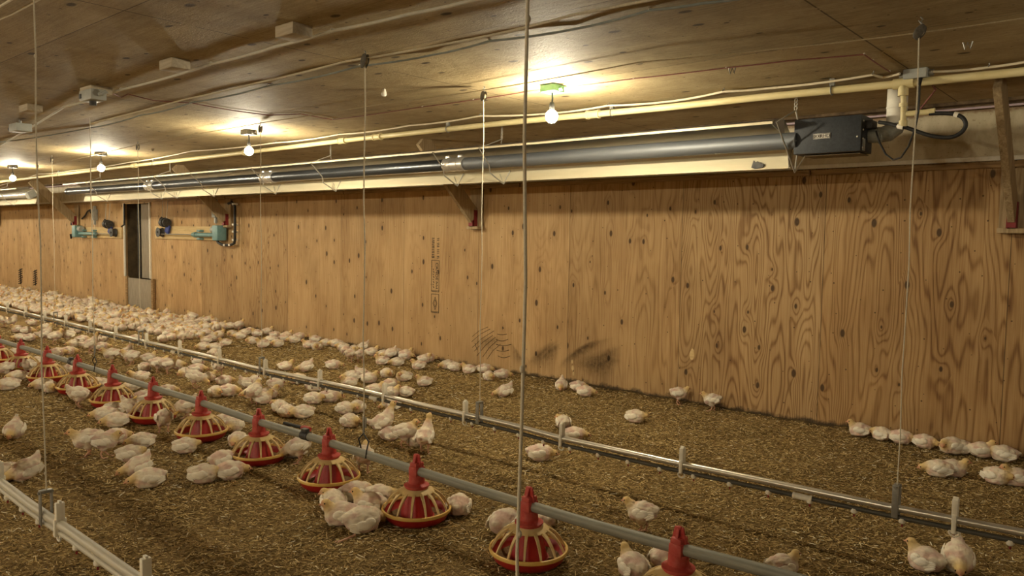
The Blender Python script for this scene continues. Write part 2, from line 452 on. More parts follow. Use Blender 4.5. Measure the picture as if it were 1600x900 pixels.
# upper sheeting, its pale flange, the timber rail under it and the dark cove
mb = MB(); mb.box(((XL + XR) / 2, WY - .010, 2.255), (XR - XL, .02, .345)); struct(mb.obj('trim_1', M_['band'], smooth=False))
mb = MB(); mb.box(((XL + XR) / 2, WY - .016, 2.085), (XR - XL, .03, .032), bev=.004); struct(mb.obj('trim_2', M_['bandlip'], smooth=False))
mb = MB()
for i in range(18):
    a = XL + i * 3.05; mb.box((a + 1.52, WY - .014 - .003 * (i % 2), 2.040), (3.035, .028, .040), bev=.003)
struct(mb.obj('trim_3', M_['rail'], smooth=False))
mb = MB(); mb.box(((XL + XR) / 2, WY - .02, 2.455), (XR - XL, .06, .055)); mb.box(((XL + XR) / 2, WY - .09, 2.470), (XR - XL, .10, .025)); struct(mb.obj('trim_4', M_['cove'], smooth=False))
# door-frame strips of the recess
mb = MB()
mb.box((DX0 + .015, WY - .012, 1.32), (.035, .03, 1.38), bev=.003); mb.box((DX1 - .012, WY - .012, 1.32), (.035, .03, 1.38), bev=.003)
struct(mb.obj('trim_5', M_['white'], smooth=False))

# ------------------------------------------------------------------ litter straw
def straws(seed, n, x0, x1, y0, y1, lmin, lmax, wmul=1.0):
    g = np.random.default_rng(seed)
    x = g.uniform(x0, x1, n); y = g.uniform(y0, y1, n)
    L = g.uniform(lmin, lmax, n) * g.uniform(.5, 1, n); W = g.uniform(.0013, .0030, n) * wmul
    th = g.normal(.75, .9, n); ph = g.normal(0, .22, n)
    d = np.stack([np.cos(th) * np.cos(ph), np.sin(th) * np.cos(ph), np.sin(ph)], 1)
    s = np.stack([-np.sin(th), np.cos(th), np.zeros(n)], 1); u = np.cross(d, s)
    z = np.array([noise_h(a, b) for a, b in zip(x, y)]) + .002 + g.uniform(0, .006, n) + np.abs(np.sin(ph)) * L * .3
    c = np.stack([x, y, z], 1)
    vs = np.empty((n, 6, 3))
    for e, sg in enumerate((-1, 1)):
        q = c + d * (L * .5 * sg)[:, None]
        vs[:, e * 3 + 0] = q + s * W[:, None]; vs[:, e * 3 + 1] = q - s * W[:, None]; vs[:, e * 3 + 2] = q + u * (W * .9)[:, None]
    base = (np.arange(n) * 6)[:, None, None]
    fs = base + np.array([[0, 1, 4, 3], [1, 2, 5, 4], [2, 0, 3, 5]])[None]
    tone = np.clip(g.beta(1.5, 2.4, n), 0, 1); tone[g.random(n) < .018] = 1.0
    return vs.reshape(-1, 3), fs.reshape(-1, 4), np.repeat(tone, 6)
parts = [straws(1, 165000, -4.4, .6, .75, 6.22, .010, .042), straws(2, 72000, -8.5, -4.4, 1.2, 6.22, .016, .050, 1.25), straws(3, 24000, -13, -8.5, 2.2, 6.22, .024, .06, 1.7)]
vv, ff, tt, off = [], [], [], 0
for a, b, c in parts:
    vv.append(a); ff.append(b + off); tt.append(c); off += len(a)
vv = np.concatenate(vv); ff = np.concatenate(ff).astype(np.int32); tt = np.concatenate(tt)
me = bpy.data.meshes.new('straw_litter')
me.vertices.add(len(vv)); me.vertices.foreach_set('co', vv.ravel())
me.loops.add(ff.size); me.loops.foreach_set('vertex_index', ff.ravel())
me.polygons.add(len(ff)); me.polygons.foreach_set('loop_start', np.arange(0, ff.size, 4, dtype=np.int32))
me.update(calc_edges=True)
at = me.attributes.new('tone', 'FLOAT', 'POINT'); at.data.foreach_set('value', tt.astype(np.float32))
me.materials.append(M_['straw'])
o = bpy.data.objects.new('straw_litter', me); COL.objects.link(o)
tag(o, 'chopped golden straw and shavings strewn over the brown barn floor', 'litter', kind='stuff')

# ------------------------------------------------------------------ marks on the wall
def text_mesh(name, body, size, mat, mw, parent=None, ext=.0008):
    cu = bpy.data.curves.new(name, 'FONT'); cu.body = body; cu.size = size; cu.extrude = ext
    cu.align_x = 'CENTER'; cu.align_y = 'CENTER'
    t = bpy.data.objects.new('tmp', cu); COL.objects.link(t)
    dg = bpy.context.evaluated_depsgraph_get()
    me = bpy.data.meshes.new_from_object(t.evaluated_get(dg)); bpy.data.objects.remove(t)
    me.transform(mw); me.materials.clear(); me.materials.append(mat); me.name = name
    o = bpy.data.objects.new(name, me); COL.objects.link(o)
    if parent is not None: o.parent = parent
    return o
WS = WY - .0012
# grade stamp: letters run down the wall (baseline towards -X side)
sx = UY(680, 400, WY).x
RV = Matrix(((0, 1, 0), (0, 0, -1), (-1, 0, 0))).to_4x4()      # text x -> down, text y -> +X, faces the room
def stamp_at(x, z): return Matrix.Translation((x, WS, z)) @ RV
text_mesh('grade_stamp_text', 'CANOE', .060, M_['ink'], stamp_at(sx + .030, 1.07), wall)
mb = MB()
def sbar(x0, z0, x1, z1, wd=.006): mb.bar((x0, WS, z0), (x1, WS, z1), .0016, wd, up=(0, 1, 0) if False else ((1, 0, 0) if abs(z1 - z0) > abs(x1 - x0) else (0, 0, 1)))
xl, xr = sx - .058, sx + .070
for (z0, z1) in ((1.20, .83), (.80, .58)):
    sbar(xl, z0, xl, z1); sbar(xr, z0, xr, z1); sbar(xl, z0, xr, z0); sbar(xl, z1, xr, z1)
    sbar(xl, z1 + .012, xr, z1 + .012)
for k in range(13):                                   # worn characters of the top block
    z = 1.46 - k * .019
    sbar(xl + .002, z, xl + .044, z - (.006 if k % 3 else 0), .009)
    if k % 4 != 2: sbar(xr - .040, z - .004, xr, z, .007)
for k in range(8):
    z = 1.10 - k * .030
    sbar(sx - .030, z, sx - .026 + .012 * (k % 2), z - .016, .010)
for k in range(5): sbar(sx + .018, .945 - k * .018, sx + .050 - .012 * (k % 2), .940 - k * .018, .008)
dz = .69                                              # diamond mark
for k in range(2):
    h, wd = (.075, .036) if k == 0 else (.045, .02)
    P = [(sx + .006, dz + h), (sx + .006 + wd, dz), (sx + .006, dz - h), (sx + .006 - wd, dz)]
    for i in range(4): sbar(*P[i], *P[(i + 1) % 4], .005)
mb.obj('grade_stamp', M_['ink'], wall, smooth=False)
# marker scribbles
mb = MB()
def wpt(u, v): q = UY(u, v, WY); return V((q.x, WS, q.z))
for (u0, v0, u1, v1) in ((738, 526, 762, 511), (737, 534, 766, 514), (738, 543, 772, 517), (741, 549, 770, 524), (745, 556, 774, 527), (754, 558, 778, 531), (761, 561, 782, 538), (742, 536, 746, 547)):
    a, b = wpt(u0, v0), wpt(u1, v1); m = (a + b) / 2 + V((-.01, 0, .012)); mb.tube([a, m, b], .0022, 5)
for (u0, u1, v, s) in ((777, 792, 522, 1), (775, 794, 530, 3), (775, 799, 538, 2), (776, 795, 547, 2), (778, 797, 556, 3)):
    mb.tube([wpt(u0 + (u1 - u0) * k / 5, v + s * math.sin(PI * k / 5)) for k in range(6)], .0026, 5)
mb.obj('marker_scribble', M_['ink'], wall)
def smudge_mat():
    t = NT('soot smudge', .95, 0, .05)
    a = t.n('ShaderNodeAttribute', attribute_name='fade').outputs['Fac']
    n = t.noise(t.mapv(t.coord(), (9, 1, 9)), 3.0, 5, .7)
    al = t.math('MULTIPLY', a, t.rng(n, .3, .7, .25, .8))
    t.color((.045, .03, .016)); t.set(t.b.inputs['Alpha'], al)
    return t.m
M_['smudge'] = smudge_mat()
SMN = [0]
def smear(name, pts, w0, w1, a0=.8, a1=.1):
    SMN[0] += 1; a0 *= .6; a1 *= .6
    """pts: pixel polyline on the wall; strip grows from width w0 to w1 on its lower side"""
    P = [wpt(*p) for p in pts]; n = len(P); vs = []; fs = []; fade = []; K = 6
    for i, p in enumerate(P):
        d = (P[min(i + 1, n - 1)] - P[max(i - 1, 0)]).normalized(); nr = V((d.z, 0, -d.x))
        wd = w0 + (w1 - w0) * math.sin(PI * min(1, (i + .6) / n))
        en = min(1, 3 * min(i, n - 1 - i) / n + .0)
        for k in range(K):
            t = k / (K - 1); vs.append(p + nr * (t * wd) + V((0, -.0005 * SMN[0], 0)))
            fade.append((min(1, t * 6) * (1 - t) ** 1.2 * (a0 + (a1 - a0) * t)) * en)
    for i in range(n - 1):
        for k in range(K - 1):
            a = i * K + k; fs.append((a, a + 1, a + 1 + K, a + K))
    me = bpy.data.meshes.new(name); me.from_pydata([tuple(q) for q in vs], [], fs)
    at = me.attributes.new('fade', 'FLOAT', 'POINT'); at.data.foreach_set('value', np.array(fade, np.float32))
    me.materials.append(M_['smudge']); o = bpy.data.objects.new(name, me); COL.objects.link(o); o.parent = wall
def arc(u0, v0, um, vm, u1, v1, n=14):
    return [((1 - t) ** 2 * u0 + 2 * t * (1 - t) * um + t * t * u1, (1 - t) ** 2 * v0 + 2 * t * (1 - t) * vm + t * t * v1) for t in [k / n for k in range(n + 1)]]
smear('smudge', arc(822, 571, 838, 536, 876, 529), .03, .30, 1.8, .9)
smear('smudge', arc(848, 560, 858, 540, 880, 533), .02, .16, 1.0, .5)
smear('smudge', arc(872, 577, 880, 545, 935, 528), .03, .20, 1.2, .5)
smear('smudge', arc(888, 562, 902, 530, 962, 526), .03, .16, 1.7, .6)
smear('smudge', arc(893, 568, 925, 546, 978, 536), .03, .34, 1.7, .8)
smear('smudge', arc(798, 532, 813, 548, 824, 574), .03, .16, 1.3, .6)
smear('smudge', arc(738, 532, 762, 518, 790, 528), .03, .30, 1.2, .7)
smear('smudge', arc(905, 572, 940, 550, 975, 562), .03, .26, 1.2, .6)
# feather-shaped sooty prints at the far left
for u, v in ((32, 432), (55, 434)):
    mb = MB()
    for k in range(7):
        a = wpt(u - 3, v - 9 + k * 3.4); b = wpt(u + 3, v - 12 + k * 3.4); mb.tube([a, b], [.010, .014], 5)
    mb.tube([wpt(u, v - 12), wpt(u + 1, v + 12)], .016, 5)
    mb.obj('feather_print', M_['ink'], wall)
# torn veneer spots
mb = MB()
for (u, v, s) in ((1081, 555, .03), (1082, 549, .018), (895, 575, .02), (894, 565, .015), (896, 584, .014)):
    q = wpt(u, v); mb.ell(q, (s * .8, .003, s * 1.5), 8, 5)
mb.obj('torn_veneer', M_['board'], wall)

# ------------------------------------------------------------------ recess panel, kick board, actuators
t = thing('sliding_door', (-14.42, WY + .13, .61), 'grey weathered sliding panel hanging in the wall recess at left', 'sliding door')
mb = MB(); mb.box((-14.42, WY + .13, 1.31), (.66, .03, 1.40), bev=.004); mb.obj('panel', M_['greyply'], t, origin=t.location)
mb = MB(); mb.cyl((-14.80, WY + .10, .61), (-14.80, WY + .10, 2.0), .028, 12); mb.obj('guide_pipe', M_['dark'], t, origin=t.location)
t = thing('kick_board', (-14.5, WY - .03, 0), 'brown plywood board closing the foot of the wall recess', 'board')
mb = MB(); mb.box((-14.5, WY - .03, .305), (1.02, .02, .61), bev=.003); mb.obj('board', M_['greyply'], t, origin=t.location)
for x in (-15.03, -13.95):
    mb = MB(); mb.box((x, WY - .035, .315), (.07, .05, .64), bev=.004); mb.obj('post', M_['rail'], t, origin=t.location)

def actuator(xa, xb, z0, z1, motor_right, label):
    """board from xa to xb with linear actuator, pulleys and gearbox"""
    B = V(((xa + xb) / 2, WY - .02, z0)); t = thing('linear_actuator', B, label, 'actuator')
    g = lambda m, nm, mt: m.obj(nm, mt, t, origin=B)
    mb = MB(); mb.box(((xa + xb) / 2, WY - .016, (z0 + z1) / 2), (xb - xa, .03, z1 - z0), bev=.004); g(mb, 'mounting_board', M_['board'])
    sgn = 1 if motor_right else -1
    xm = xb - .02 if motor_right else xa + .05
    zc = z0 + (z1 - z0) * .38
    mb = MB(); mb.box((xm + sgn * .10, WY - .12, z0 + .12), (.17, .16, .24), bev=.02)
    gb = g(mb, 'gearbox', M_['teal'])
    mb = MB(); mb.cyl((xm - sgn * .12, WY - .11, z0 + .17), (xm + sgn * .03, WY - .11, z0 + .17), .055, 16); g(mb, 'motor', M_['boxgrey'])
    mb = MB(); mb.cyl((xm + sgn * .05, WY - .10, zc), (xm - sgn * .80, WY - .10, zc), .034, 16)
    mb.cyl((xm - sgn * .68, WY - .10, zc), (xm - sgn * .74, WY - .10, zc), .045, 16); g(mb, 'cylinder', M_['teal'])
    mb = MB()
    for k in (.10, .62):
        for s2 in (-1, 1):
            mb.box((xm - sgn * k, WY - .06, zc + s2 * .065), (.10, .09, .035), bev=.006)
    g(mb, 'clamp', M_['teal'])
    xp = xa + .33 if motor_right else xb - .22
    mb = MB(); mb.cyl((xm - sgn * .80, WY - .10, zc), (xp, WY - .10, zc), .009, 8); g(mb, 'rod', M_['steel'])
    mb = MB(); mb.lathe([(.02, -.04), (.085, -.04), (.07, -.015), (.07, .015), (.085, .04), (.02, .04)], n=20)
    mb.v = [(x + xp, WY - .09 + z, y + zc + .03) for x, y, z in mb.v]; g(mb, 'pulley', M_['dark'])
    x2 = xp + sgn * .22
    mb = MB()
    for k in range(3): mb.cyl((x2 - .10 + k * .07, WY - .10, z1 + .06), (x2 - .055 + k * .07, WY - .10, z1 + .06), .085 - .012 * abs(k - 1), 16)
    mb.tube([(x2 - .16, WY - .1, z1 + .02), (x2 - .18, WY - .1, z1 + .12), (x2 - .12, WY - .1, z1 + .15)], .018, 8)
    g(mb, 'winch_pulley', M_['dark'])
    mb = MB(); mb.box((x2 + .03, WY - .07, z1 - .05), (.13, .03, .16), Matrix.Rotation(.5, 3, 'Y'), .004); g(mb, 'strap', M_['blue'])
    mb = MB(); mb.cyl((x2 - .12, WY - .1, z1 + .1), (x2 - .16, WY - .06, 2.02), .006, 6); mb.cyl((x2 + .05, WY - .1, z1 + .1), (x2 + .03, WY - .06, 2.02), .006, 6)
    g(mb, 'cable', M_['wire'])
    # limit switch above the motor
    x3 = xm - sgn * .14 if motor_right else xm + .62
    mb = MB(); mb.box((x3, WY - .05, z1 + .25), (.10, .09, .22), bev=.012); mb.box((x3, WY - .05, z1 + .39), (.05, .05, .07), bev=.008)
    mb.box((x3, WY - .05, z1 + .10), (.04, .04, .10), bev=.008); g(mb, 'limit_switch', M_['boxgrey'])
    mb = MB(); mb.cyl((x3, WY - .05, z1 + .07), (x3, WY - .05, z1 - .04), .006, 6); g(mb, 'pull_cord', M_['wire'])
    if motor_right:
        mb = MB(); P = [UY(u, v, WY - .085) for u, v in ((338, 373), (341, 379), (346, 382), (352, 383), (360, 383), (366, 380), (367, 372), (367, 350), (367, 322), (362, 316), (357, 318))]
        mb.tube(P, .022, 8); g(mb, 'flexible_conduit', M_['black'])
        for u, v in ((353, 383), (361, 383), (367, 375), (367, 362), (367, 351), (367, 319)):
            mb = MB(); q = UY(u, v, WY - .07); mb.box(q, (.045, .08, .03), bev=.004); g(mb, 'conduit_clip', M_['white'])
    else:
        mb = MB(); P = [UY(u, v, WY - .04) for u, v in ((112, 352), (112, 340), (111, 330))]; mb.tube(P, .024, 8)
        P = [UY(u, v, WY - .04) for u, v in ((110, 366), (111, 372), (113, 366))]; mb.tube(P, .018, 8)
        P = [UY(u, v, WY - .04) for u, v in ((128, 342), (133, 337), (137, 330), (141, 328), (142, 333))]; mb.tube(P, .016, 8)
        P = [UY(u, v, WY - .03) for u, v in ((190, 354), (194, 351), (194, 340), (194, 318))]; mb.tube(P, .016, 8)
        g(mb, 'flexible_conduit', M_['black'])
actuator(-13.86, -11.50, 1.36, 1.585, True, 'teal linear actuator on a pale board right of the wall recess')
actuator(-17.15, -15.28, 1.345, 1.555, False, 'teal linear actuator on a pale board left of the wall recess')

# ------------------------------------------------------------------ braces from wall to ceiling
def brace(x, label):
    B = V((x, WY - .05, 1.60)); t = thing('brace', B, label, 'brace', 'wooden braces under the ceiling')
    g = lambda m, nm, mt: m.obj(nm, mt, t, origin=B, smooth=False)
    mb = MB(); a, b = V((x, WY - .07, 1.70)), V((x, 5.41, 2.475))
    mb.bar(a, b, .045, .17, up=(0, 1, 1), bev=.004); g(mb, 'strut', M_['brace'])
    mb = MB(); mb.box((x, WY - .03, 1.80), (.17, .03, .42), bev=.003); g(mb, 'backing_board', M_['brace'])
    mb = MB(); mb.box((x, WY - .055, 1.585), (.17, .09, .035), bev=.004); g(mb, 'ledge', M_['brace'])
    mb = MB(); mb.box((x - .025, WY - .075, 1.66), (.008, .10, .12)); mb.box((x + .025, WY - .06, 1.69), (.008, .07, .18)); mb.box((x, WY - .12, 1.635), (.058, .012, .06)); g(mb, 'shoe', M_['redp'])
brace(-.86, 'wooden brace with a red shoe at the far right, beside the heater hose')
brace(-5.93, 'wooden brace with a red shoe behind the middle of the long heater')
brace(-11.30, 'wooden brace beside the conduit, right of the actuator board')
brace(-17.45, 'wide wooden brace left of the long heater\'s far end')
brace(-22.6, 'wooden brace at the far left, behind the second heater')

# ------------------------------------------------------------------ tube heaters
TL, BL = V((0, 4.885, 2.245)), V((0, 5.205, 1.985))           # reflector lips (y, z)
av = (BL - TL).normalized(); bv = V((0, -av.z, av.y)) * 1.0
if bv.z < 0: bv = -bv
WIDTH = (BL - TL).length
def rp(a, b): return TL + av * a + bv * b
TUBE_C = rp(.215, .055)
def heater(x_near, x_far, label, boxed, far_cut=False):
    B = V(((x_near + x_far) / 2, TUBE_C.y, TUBE_C.z)); t = thing('tube_heater', B, label, 'heater', 'tube heaters along the wall')
    g = lambda m, nm, mt, **k: m.obj(nm, mt, t, origin=B, **k)
    # reflector: open trough of thin sheet, polished inside, cream lower wing
    prof = [(0, 0), (.045, .085), (.125, .165), (.295, .165), (.368, .105)]
    th = .0025
    mb = MB(); inner = [rp(*p) for p in prof]; outer = [rp(p[0] + (p[0] - .21) * .012, p[1] + th) for p in prof]
    mb.extr(inner + outer[::-1], (x_near, 0, 0), (x_far, 0, 0)); g(mb, 'reflector', M_['refl'], smooth=False)
    prof = [(.368, .105), (WIDTH, 0), (WIDTH + .006, .006), (.374, .111)]
    mb = MB(); mb.extr([rp(*p) for p in prof], (x_near, 0, 0), (x_far, 0, 0)); g(mb, 'reflector_wing', M_['reflw'], smooth=False)
    prof = [(-.012, .010), (0, 0), (.008, .016), (-.004, .024)]
    mb = MB(); mb.extr([rp(*p) for p in prof], (x_near, 0, 0), (x_far, 0, 0)); g(mb, 'reflector_lip', M_['reflw'], smooth=False)
    return t, g, B
R_T = .056
h1, g1, B1 = heater(-2.02, -14.25, 'long radiant tube heater with charcoal control box hung along the wall', True)
ty, tz = TUBE_C.y, TUBE_C.z
xj = UY(715, 250, ty).x
mb = MB(); mb.cyl((-1.93, ty, tz), (xj, ty, tz), R_T, 24); g1(mb, 'tube', M_['tubegrey'])
mb = MB(); mb.cyl((xj, ty, tz), (-14.5, ty, tz), R_T, 24); mb.cyl((-14.5, ty, tz), (-14.6, ty, tz), R_T * 1.05, 20); g1(mb, 'tube', M_['tube'])
for u in (712, 420, 236):
    x = UY(u, 260, ty).x; mb = MB()
    mb.tube([(x + .13, ty, tz), (x - .13, ty, tz)], R_T + .006, 24)
    for k in (-.12, -.04, .05, .12): mb.tube([(x + k + .008, ty, tz), (x + k - .008, ty, tz)], R_T + .010, 24)
    for k in (-.08, .08): mb.box((x + k, ty - .02, tz + R_T + .015), (.05, .02, .022), bev=.004)
    g1(mb, 'coupling', M_['coupler'])
def hanger(g, x, chain=True):
    mb = MB()
    a, c = V((x, TL.y - .01, TL.z + .005)), V((x, BL.y, BL.z - .022))
    mid = rp(.21, -.012); mid.x = x
    mb.tube([a, V((x - .03, mid.y, mid.z + .02)), V((x - .035, mid.y + .02, mid.z - .05)), c], .0062, 6)
    mb.tube([c, V((x + .05, BL.y + .015, BL.z + .075)), V((x + .06, BL.y + .02, BL.z + .10))], .0052, 6)
    mb.tube([c, V((x - .06, BL.y + .012, BL.z + .07))], .0035, 6)
    if chain:
        top = V((x + .10, 5.06, 2.34)); mb.tube([a, top], .0045, 6)
        mb.tube([rp(.21, .17) + V((x, 0, 0)), top], .0045, 6)
        z = 2.34
        while z < 2.47:
            mb.tube([V((top.x + .008 * math.cos(q), top.y, z + .015 + .016 * math.sin(q))) for q in [k * PI / 3 for k in range(7)]], .003, 5, False); z += .024
    g(mb, 'hanger', M_['wire'])
for u, v, ch in ((168, 314, True), (253, 309, False), (277, 309, True), (335, 303, False), (431, 301, False), (525, 296, True), (715, 284, False), (787, 282, True)):
    hanger(g1, UY(u, v, BL.y).x, ch)
# near-end bracket, control box
mb = MB(); x = -2.03; P = [rp(0, 0), rp(.045, .085), rp(.125, .165), rp(.21, .10)]
mb.add([p + V((x, 0, 0)) for p in P] + [p + V((x + .004, 0, 0)) for p in P], [(0, 1, 2, 3), (7, 6, 5, 4), (0, 4, 5, 1), (1, 5, 6, 2), (2, 6, 7, 3), (3, 7, 4, 0)])
P = [rp(.27, .10), rp(.295, .165), rp(.368, .105), rp(WIDTH, 0)]
mb.add([p + V((x, 0, 0)) for p in P] + [p + V((x + .004, 0, 0)) for p in P], [(0, 1, 2, 3), (7, 6, 5, 4), (0, 4, 5, 1), (1, 5, 6, 2), (2, 6, 7, 3), (3, 7, 4, 0)])
g1(mb, 'end_plate', M_['coupler'], smooth=False)
mb = MB(); a = rp(-.01, 0) + V((-1.99, 0, 0)); c = BL + V((-1.985, 0, -.03)); top = V((-1.94, 5.06, 2.345))
mb.tube([top, a, c], .0055, 6); mb.tube([top, V((-1.93, 5.12, 2.22)), c], .0055, 6); mb.tube([c, V((-1.90, 5.16, 2.06))], .005, 6)
for z in (2.36, 2.385, 2.41, 2.435, 2.46): mb.tube([V((top.x + .009 * math.cos(q), top.y, z + .017 * math.sin(q))) for q in [k * PI / 3 for k in range(7)]], .0035, 5, False)
g1(mb, 'hanger', M_['wire'])
bx0, bx1, by0, by1, bz0, bz1 = -1.945, -1.525, 5.06, 5.29, 2.052, 2.284
mb = MB(); mb.box(((bx0 + bx1) / 2, (by0 + by1) / 2, (bz0 + bz1) / 2 + .003), (bx1 - bx0, by1 - by0, bz1 - bz0 - .006), bev=.006)
hb = g1(mb, 'control_box', M_['hbox'])
mb = MB(); mb.box(((bx0 + bx1) / 2 + .02, (by0 + by1) / 2 + .02, bz0 - .002), (bx1 - bx0 - .07, by1 - by0 - .06, .006)); mb.obj('bottom_plate', M_['hboxu'], hb, origin=B1)
mb = MB()
for (dx, dz) in ((.012, -.02), (-.012, -.02)):
    q = V((bx0 + .012 if dx > 0 else bx1 - .022, by0 - .003, (bz0 + bz1) / 2 + dz)); mb.ell(q, (.006, .004, .006), 8, 5)
for k in range(4): mb.ell((bx1 + .003, by0 + .03, bz0 + .03 + k * .055), (.004, .006, .006), 8, 5)
mb.obj('screw', M_['white'], hb, origin=B1)
lp = UY(1284, 212.5, by0 - .003)
mb = MB(); mb.box(lp, (.108, .004, .034), bev=.001); pl = mb.obj('name_plate', M_['plate'], hb, origin=B1)
FR = Matrix(((1, 0, 0), (0, 0, -1), (0, 1, 0))).to_4x4()
text_mesh('lettering', 'RHD', .029, M_['ink'], Matrix.Translation(lp + V((.021, -.0028, -.001)) - B1) @ FR, hb)
mb = MB()
for dx in (-.036, -.019):
    for s in (-1, 1):
        mb.bar(lp + V((dx - .006, -.003, s * .009)), lp + V((dx + .006, -.003, -s * .009)), .0012, .0030, up=(1, 0, 0))
for dx in (-.0455, -.0095): mb.bar(lp + V((dx, -.003, -.009)), lp + V((dx, -.003, .009)), .0012, .0025, up=(1, 0, 0))
for s in (-1, 1):
    mb.bar(lp + V((-.051, -.003, s * .014)), lp + V((.051, -.003, s * .014)), .0012, .0022, up=(0, 0, 1))
    mb.bar(lp + V((s * .051, -.003, -.014)), lp + V((s * .051, -.003, .014)), .0012, .0022, up=(1, 0, 0))
mb.obj('logo', M_['ink'], hb, origin=B1, smooth=False)
mb = MB(); mb.box((bx1 + .002, by0 + .055, bz0 + .05), (.004, .05, .075), bev=.001); mb.obj('rating_plate', M_['boxgrey'], hb, origin=B1)
mb = MB(); mb.box((bx1 + .02, by0 + .12, bz1 - .055), (.05, .10, .05), bev=.006); mb.obj('fan_housing', M_['dark'], hb, origin=B1)
mb = MB()                                             # dark tape on the lip, torn outline
q = UY(1184, 257, BL.y - .004)
pts = [(-.045, -.02), (-.03, .03), (-.015, .015), (.0, .022), (.012, .012), (.045, .0), (.04, -.02), (.0, -.028), (-.02, -.03)]
mb.add([q + V((a, -.004 - .003 * b, b)) for a, b in pts] + [q + V((a, .004, b)) for a, b in pts], [tuple(range(9)), tuple(range(17, 8, -1))] + [(i, (i + 1) % 9, 9 + (i + 1) % 9, 9 + i) for i in range(9)])
g1(mb, 'torn_tape', M_['dark'], smooth=False)

x2 = UY(44, 307, ty).x
h2, g2, B2 = heater(x2, -30.0, 'second radiant tube heater at the far left edge', False)
mb = MB(); mb.cyl((x2 + .15, ty, tz), (-30, ty, tz), R_T, 20); g2(mb, 'tube', M_['coupler'])
mb = MB(); mb.box((x2 + .16, ty + .0, tz + .0), (.16, .14, .13), Matrix.Rotation(.5, 3, 'X'), .01); g2(mb, 'end_box', M_['boxgrey'])
for k in (1.2, 3.2, 5.4): hanger(g2, x2 - k)

# exhaust duct of the heater
B = V((-1.38, 5.29, 2.20)); t = thing('exhaust_duct', B, 'white exhaust duct with grey elbow rising from heater box to ceiling', 'duct')
mb = MB(); P = [V((bx1 - .005, 5.22, 2.165)), V((-1.475, 5.23, 2.167)), V((-1.425, 5.26, 2.18)), V((-1.392, 5.285, 2.215)), V((-1.385, 5.29, 2.25))]
mb.tube(P, [.042, .048, .053, .056, .056], 18); mb.tube([P[1], P[1] + (P[2] - P[1]) * .2], .053, 18); mb.obj('elbow', M_['galv'], t, origin=B)
mb = MB(); mb.cyl((-1.385, 5.29, 2.24), (-1.385, 5.29, CZ - .001), .060, 20); mb.tube([(-1.385, 5.29, 2.335), (-1.385, 5.29, 2.345)], .063, 20); mb.obj('stack', M_['white'], t, origin=B)

# ------------------------------------------------------------------ gas pipe and its fittings
gz = 2.42
gp = [UZ(u, v, gz) for u, v in ((-30, 291), (75, 276), (225, 257), (380, 238.5), (537, 219), (797, 191), (1050, 167.5), (1197, 151.5), (1412, 131), (1597, 112.5), (1700, 102))]
gp = [V((p.x, 4.85 if i < 2 else p.y * .5 + 4.80 * .5, gz)) for i, p in enumerate(gp)]
gp = [UY(PX(p)[0], v, p.y) for p, v in zip(gp, (291, 276, 257, 238.5, 219, 191, 167.5, 151.5, 131, 112.5, 102))]
gp.append(V((5.8, gp[-1].y + .02, gz)))
B = gp[5].copy(); t = thing('gas_pipe', B, 'cream gas pipe running the length of the ceiling above the heater', 'pipe')
mb = MB(); mb.tube(gp, .0235, 14); mb.obj('pipe', M_['gas'], t, origin=B)
def gat(u):
    for a, b in zip(gp[:-1], gp[1:]):
        ua, ub = PX(a)[0], PX(b)[0]
        if ua <= u <= ub:
            za, zb = PX(a)[2], PX(b)[2]; s = (u - ua) / (ub - ua); k = s * za / (zb + s * (za - zb)) if True else s
            return a + (b - a) * k, (b - a).normalized()
    return gp[-2], V((1, 0, 0))
for u in (535, 590, 927, 385, 210):
    p, d = gat(u); mb = MB(); mb.tube([p - d * .05, p + d * .05], .030, 14)
    mb.tube([p - d * .055, p - d * .04], .034, 14); mb.tube([p + d * .04, p + d * .055], .034, 14); mb.obj('coupler', M_['gas'], t, origin=B)
for u in (956, 240, 92, 700, 1300):
    p, d = gat(u); mb = MB()
    mb.tube([V((p.x, p.y + .028 * math.cos(q), p.z + .028 * math.sin(q))) for q in [k * PI / 8 for k in range(17)]], .004, 6, False)
    mb.box((p.x, p.y, (p.z + .026 + CZ) / 2), (.03, .02, CZ - p.z - .026)); mb.obj('pipe_clip', M_['steel'], t, origin=B)
p, d = gat(1412)
mb = MB(); mb.tube([p - d * .055, p + d * .055], .031, 14); mb.cyl(p, p - V((0, 0, .07)), .028, 14)
e = V((p.x, p.y + .03, 2.165)); mb.tube([p - V((0, 0, .05)), p + V((0.0, .02, -.10)), e], .016, 12)
mb.tube([e + (p - e) * .55, e + (p - e) * .47], .024, 12); mb.tube([e, e + V((0, 0, .035))], .024, 12)
br = UY(1416, 178, e.y); mb.tube([br, br + V((.10, 0, .0)), br + V((.15, 0, .004))], .017, 12); mb.obj('drop_tee', M_['gas'], t, origin=B)
hy = e.y
hp = [UY(1374, 191, 5.10), UY(1388, 193, 5.03)] + [UY(u, v, hy) for u, v in ((1404, 197), (1418, 200), (1432, 205), (1450, 211), (1470, 214.5), (1488, 214), (1502, 207), (1509, 196), (1506, 186), (1497, 180), (1484, 177.5), (1470, 177), (1452, 177.5))]
B = hp[4].copy(); t = thing('gas_hose', B, 'looped black gas hose beside the heater control box', 'hose')
mb = MB()
dense = []
for i in range(len(hp) - 1):
    p0, p1, p2, p3 = hp[max(i - 1, 0)], hp[i], hp[i + 1], hp[min(i + 2, len(hp) - 1)]
    for k in range(4):
        s = k / 4; dense.append(.5 * ((2 * p1) + (p2 - p0) * s + (2 * p0 - 5 * p1 + 4 * p2 - p3) * s * s + (3 * p1 - p0 - 3 * p2 + p3) * s ** 3))
dense.append(hp[-1]); mb.tube(dense, .0115, 12); mb.obj('hose', M_['black'], t, origin=B)
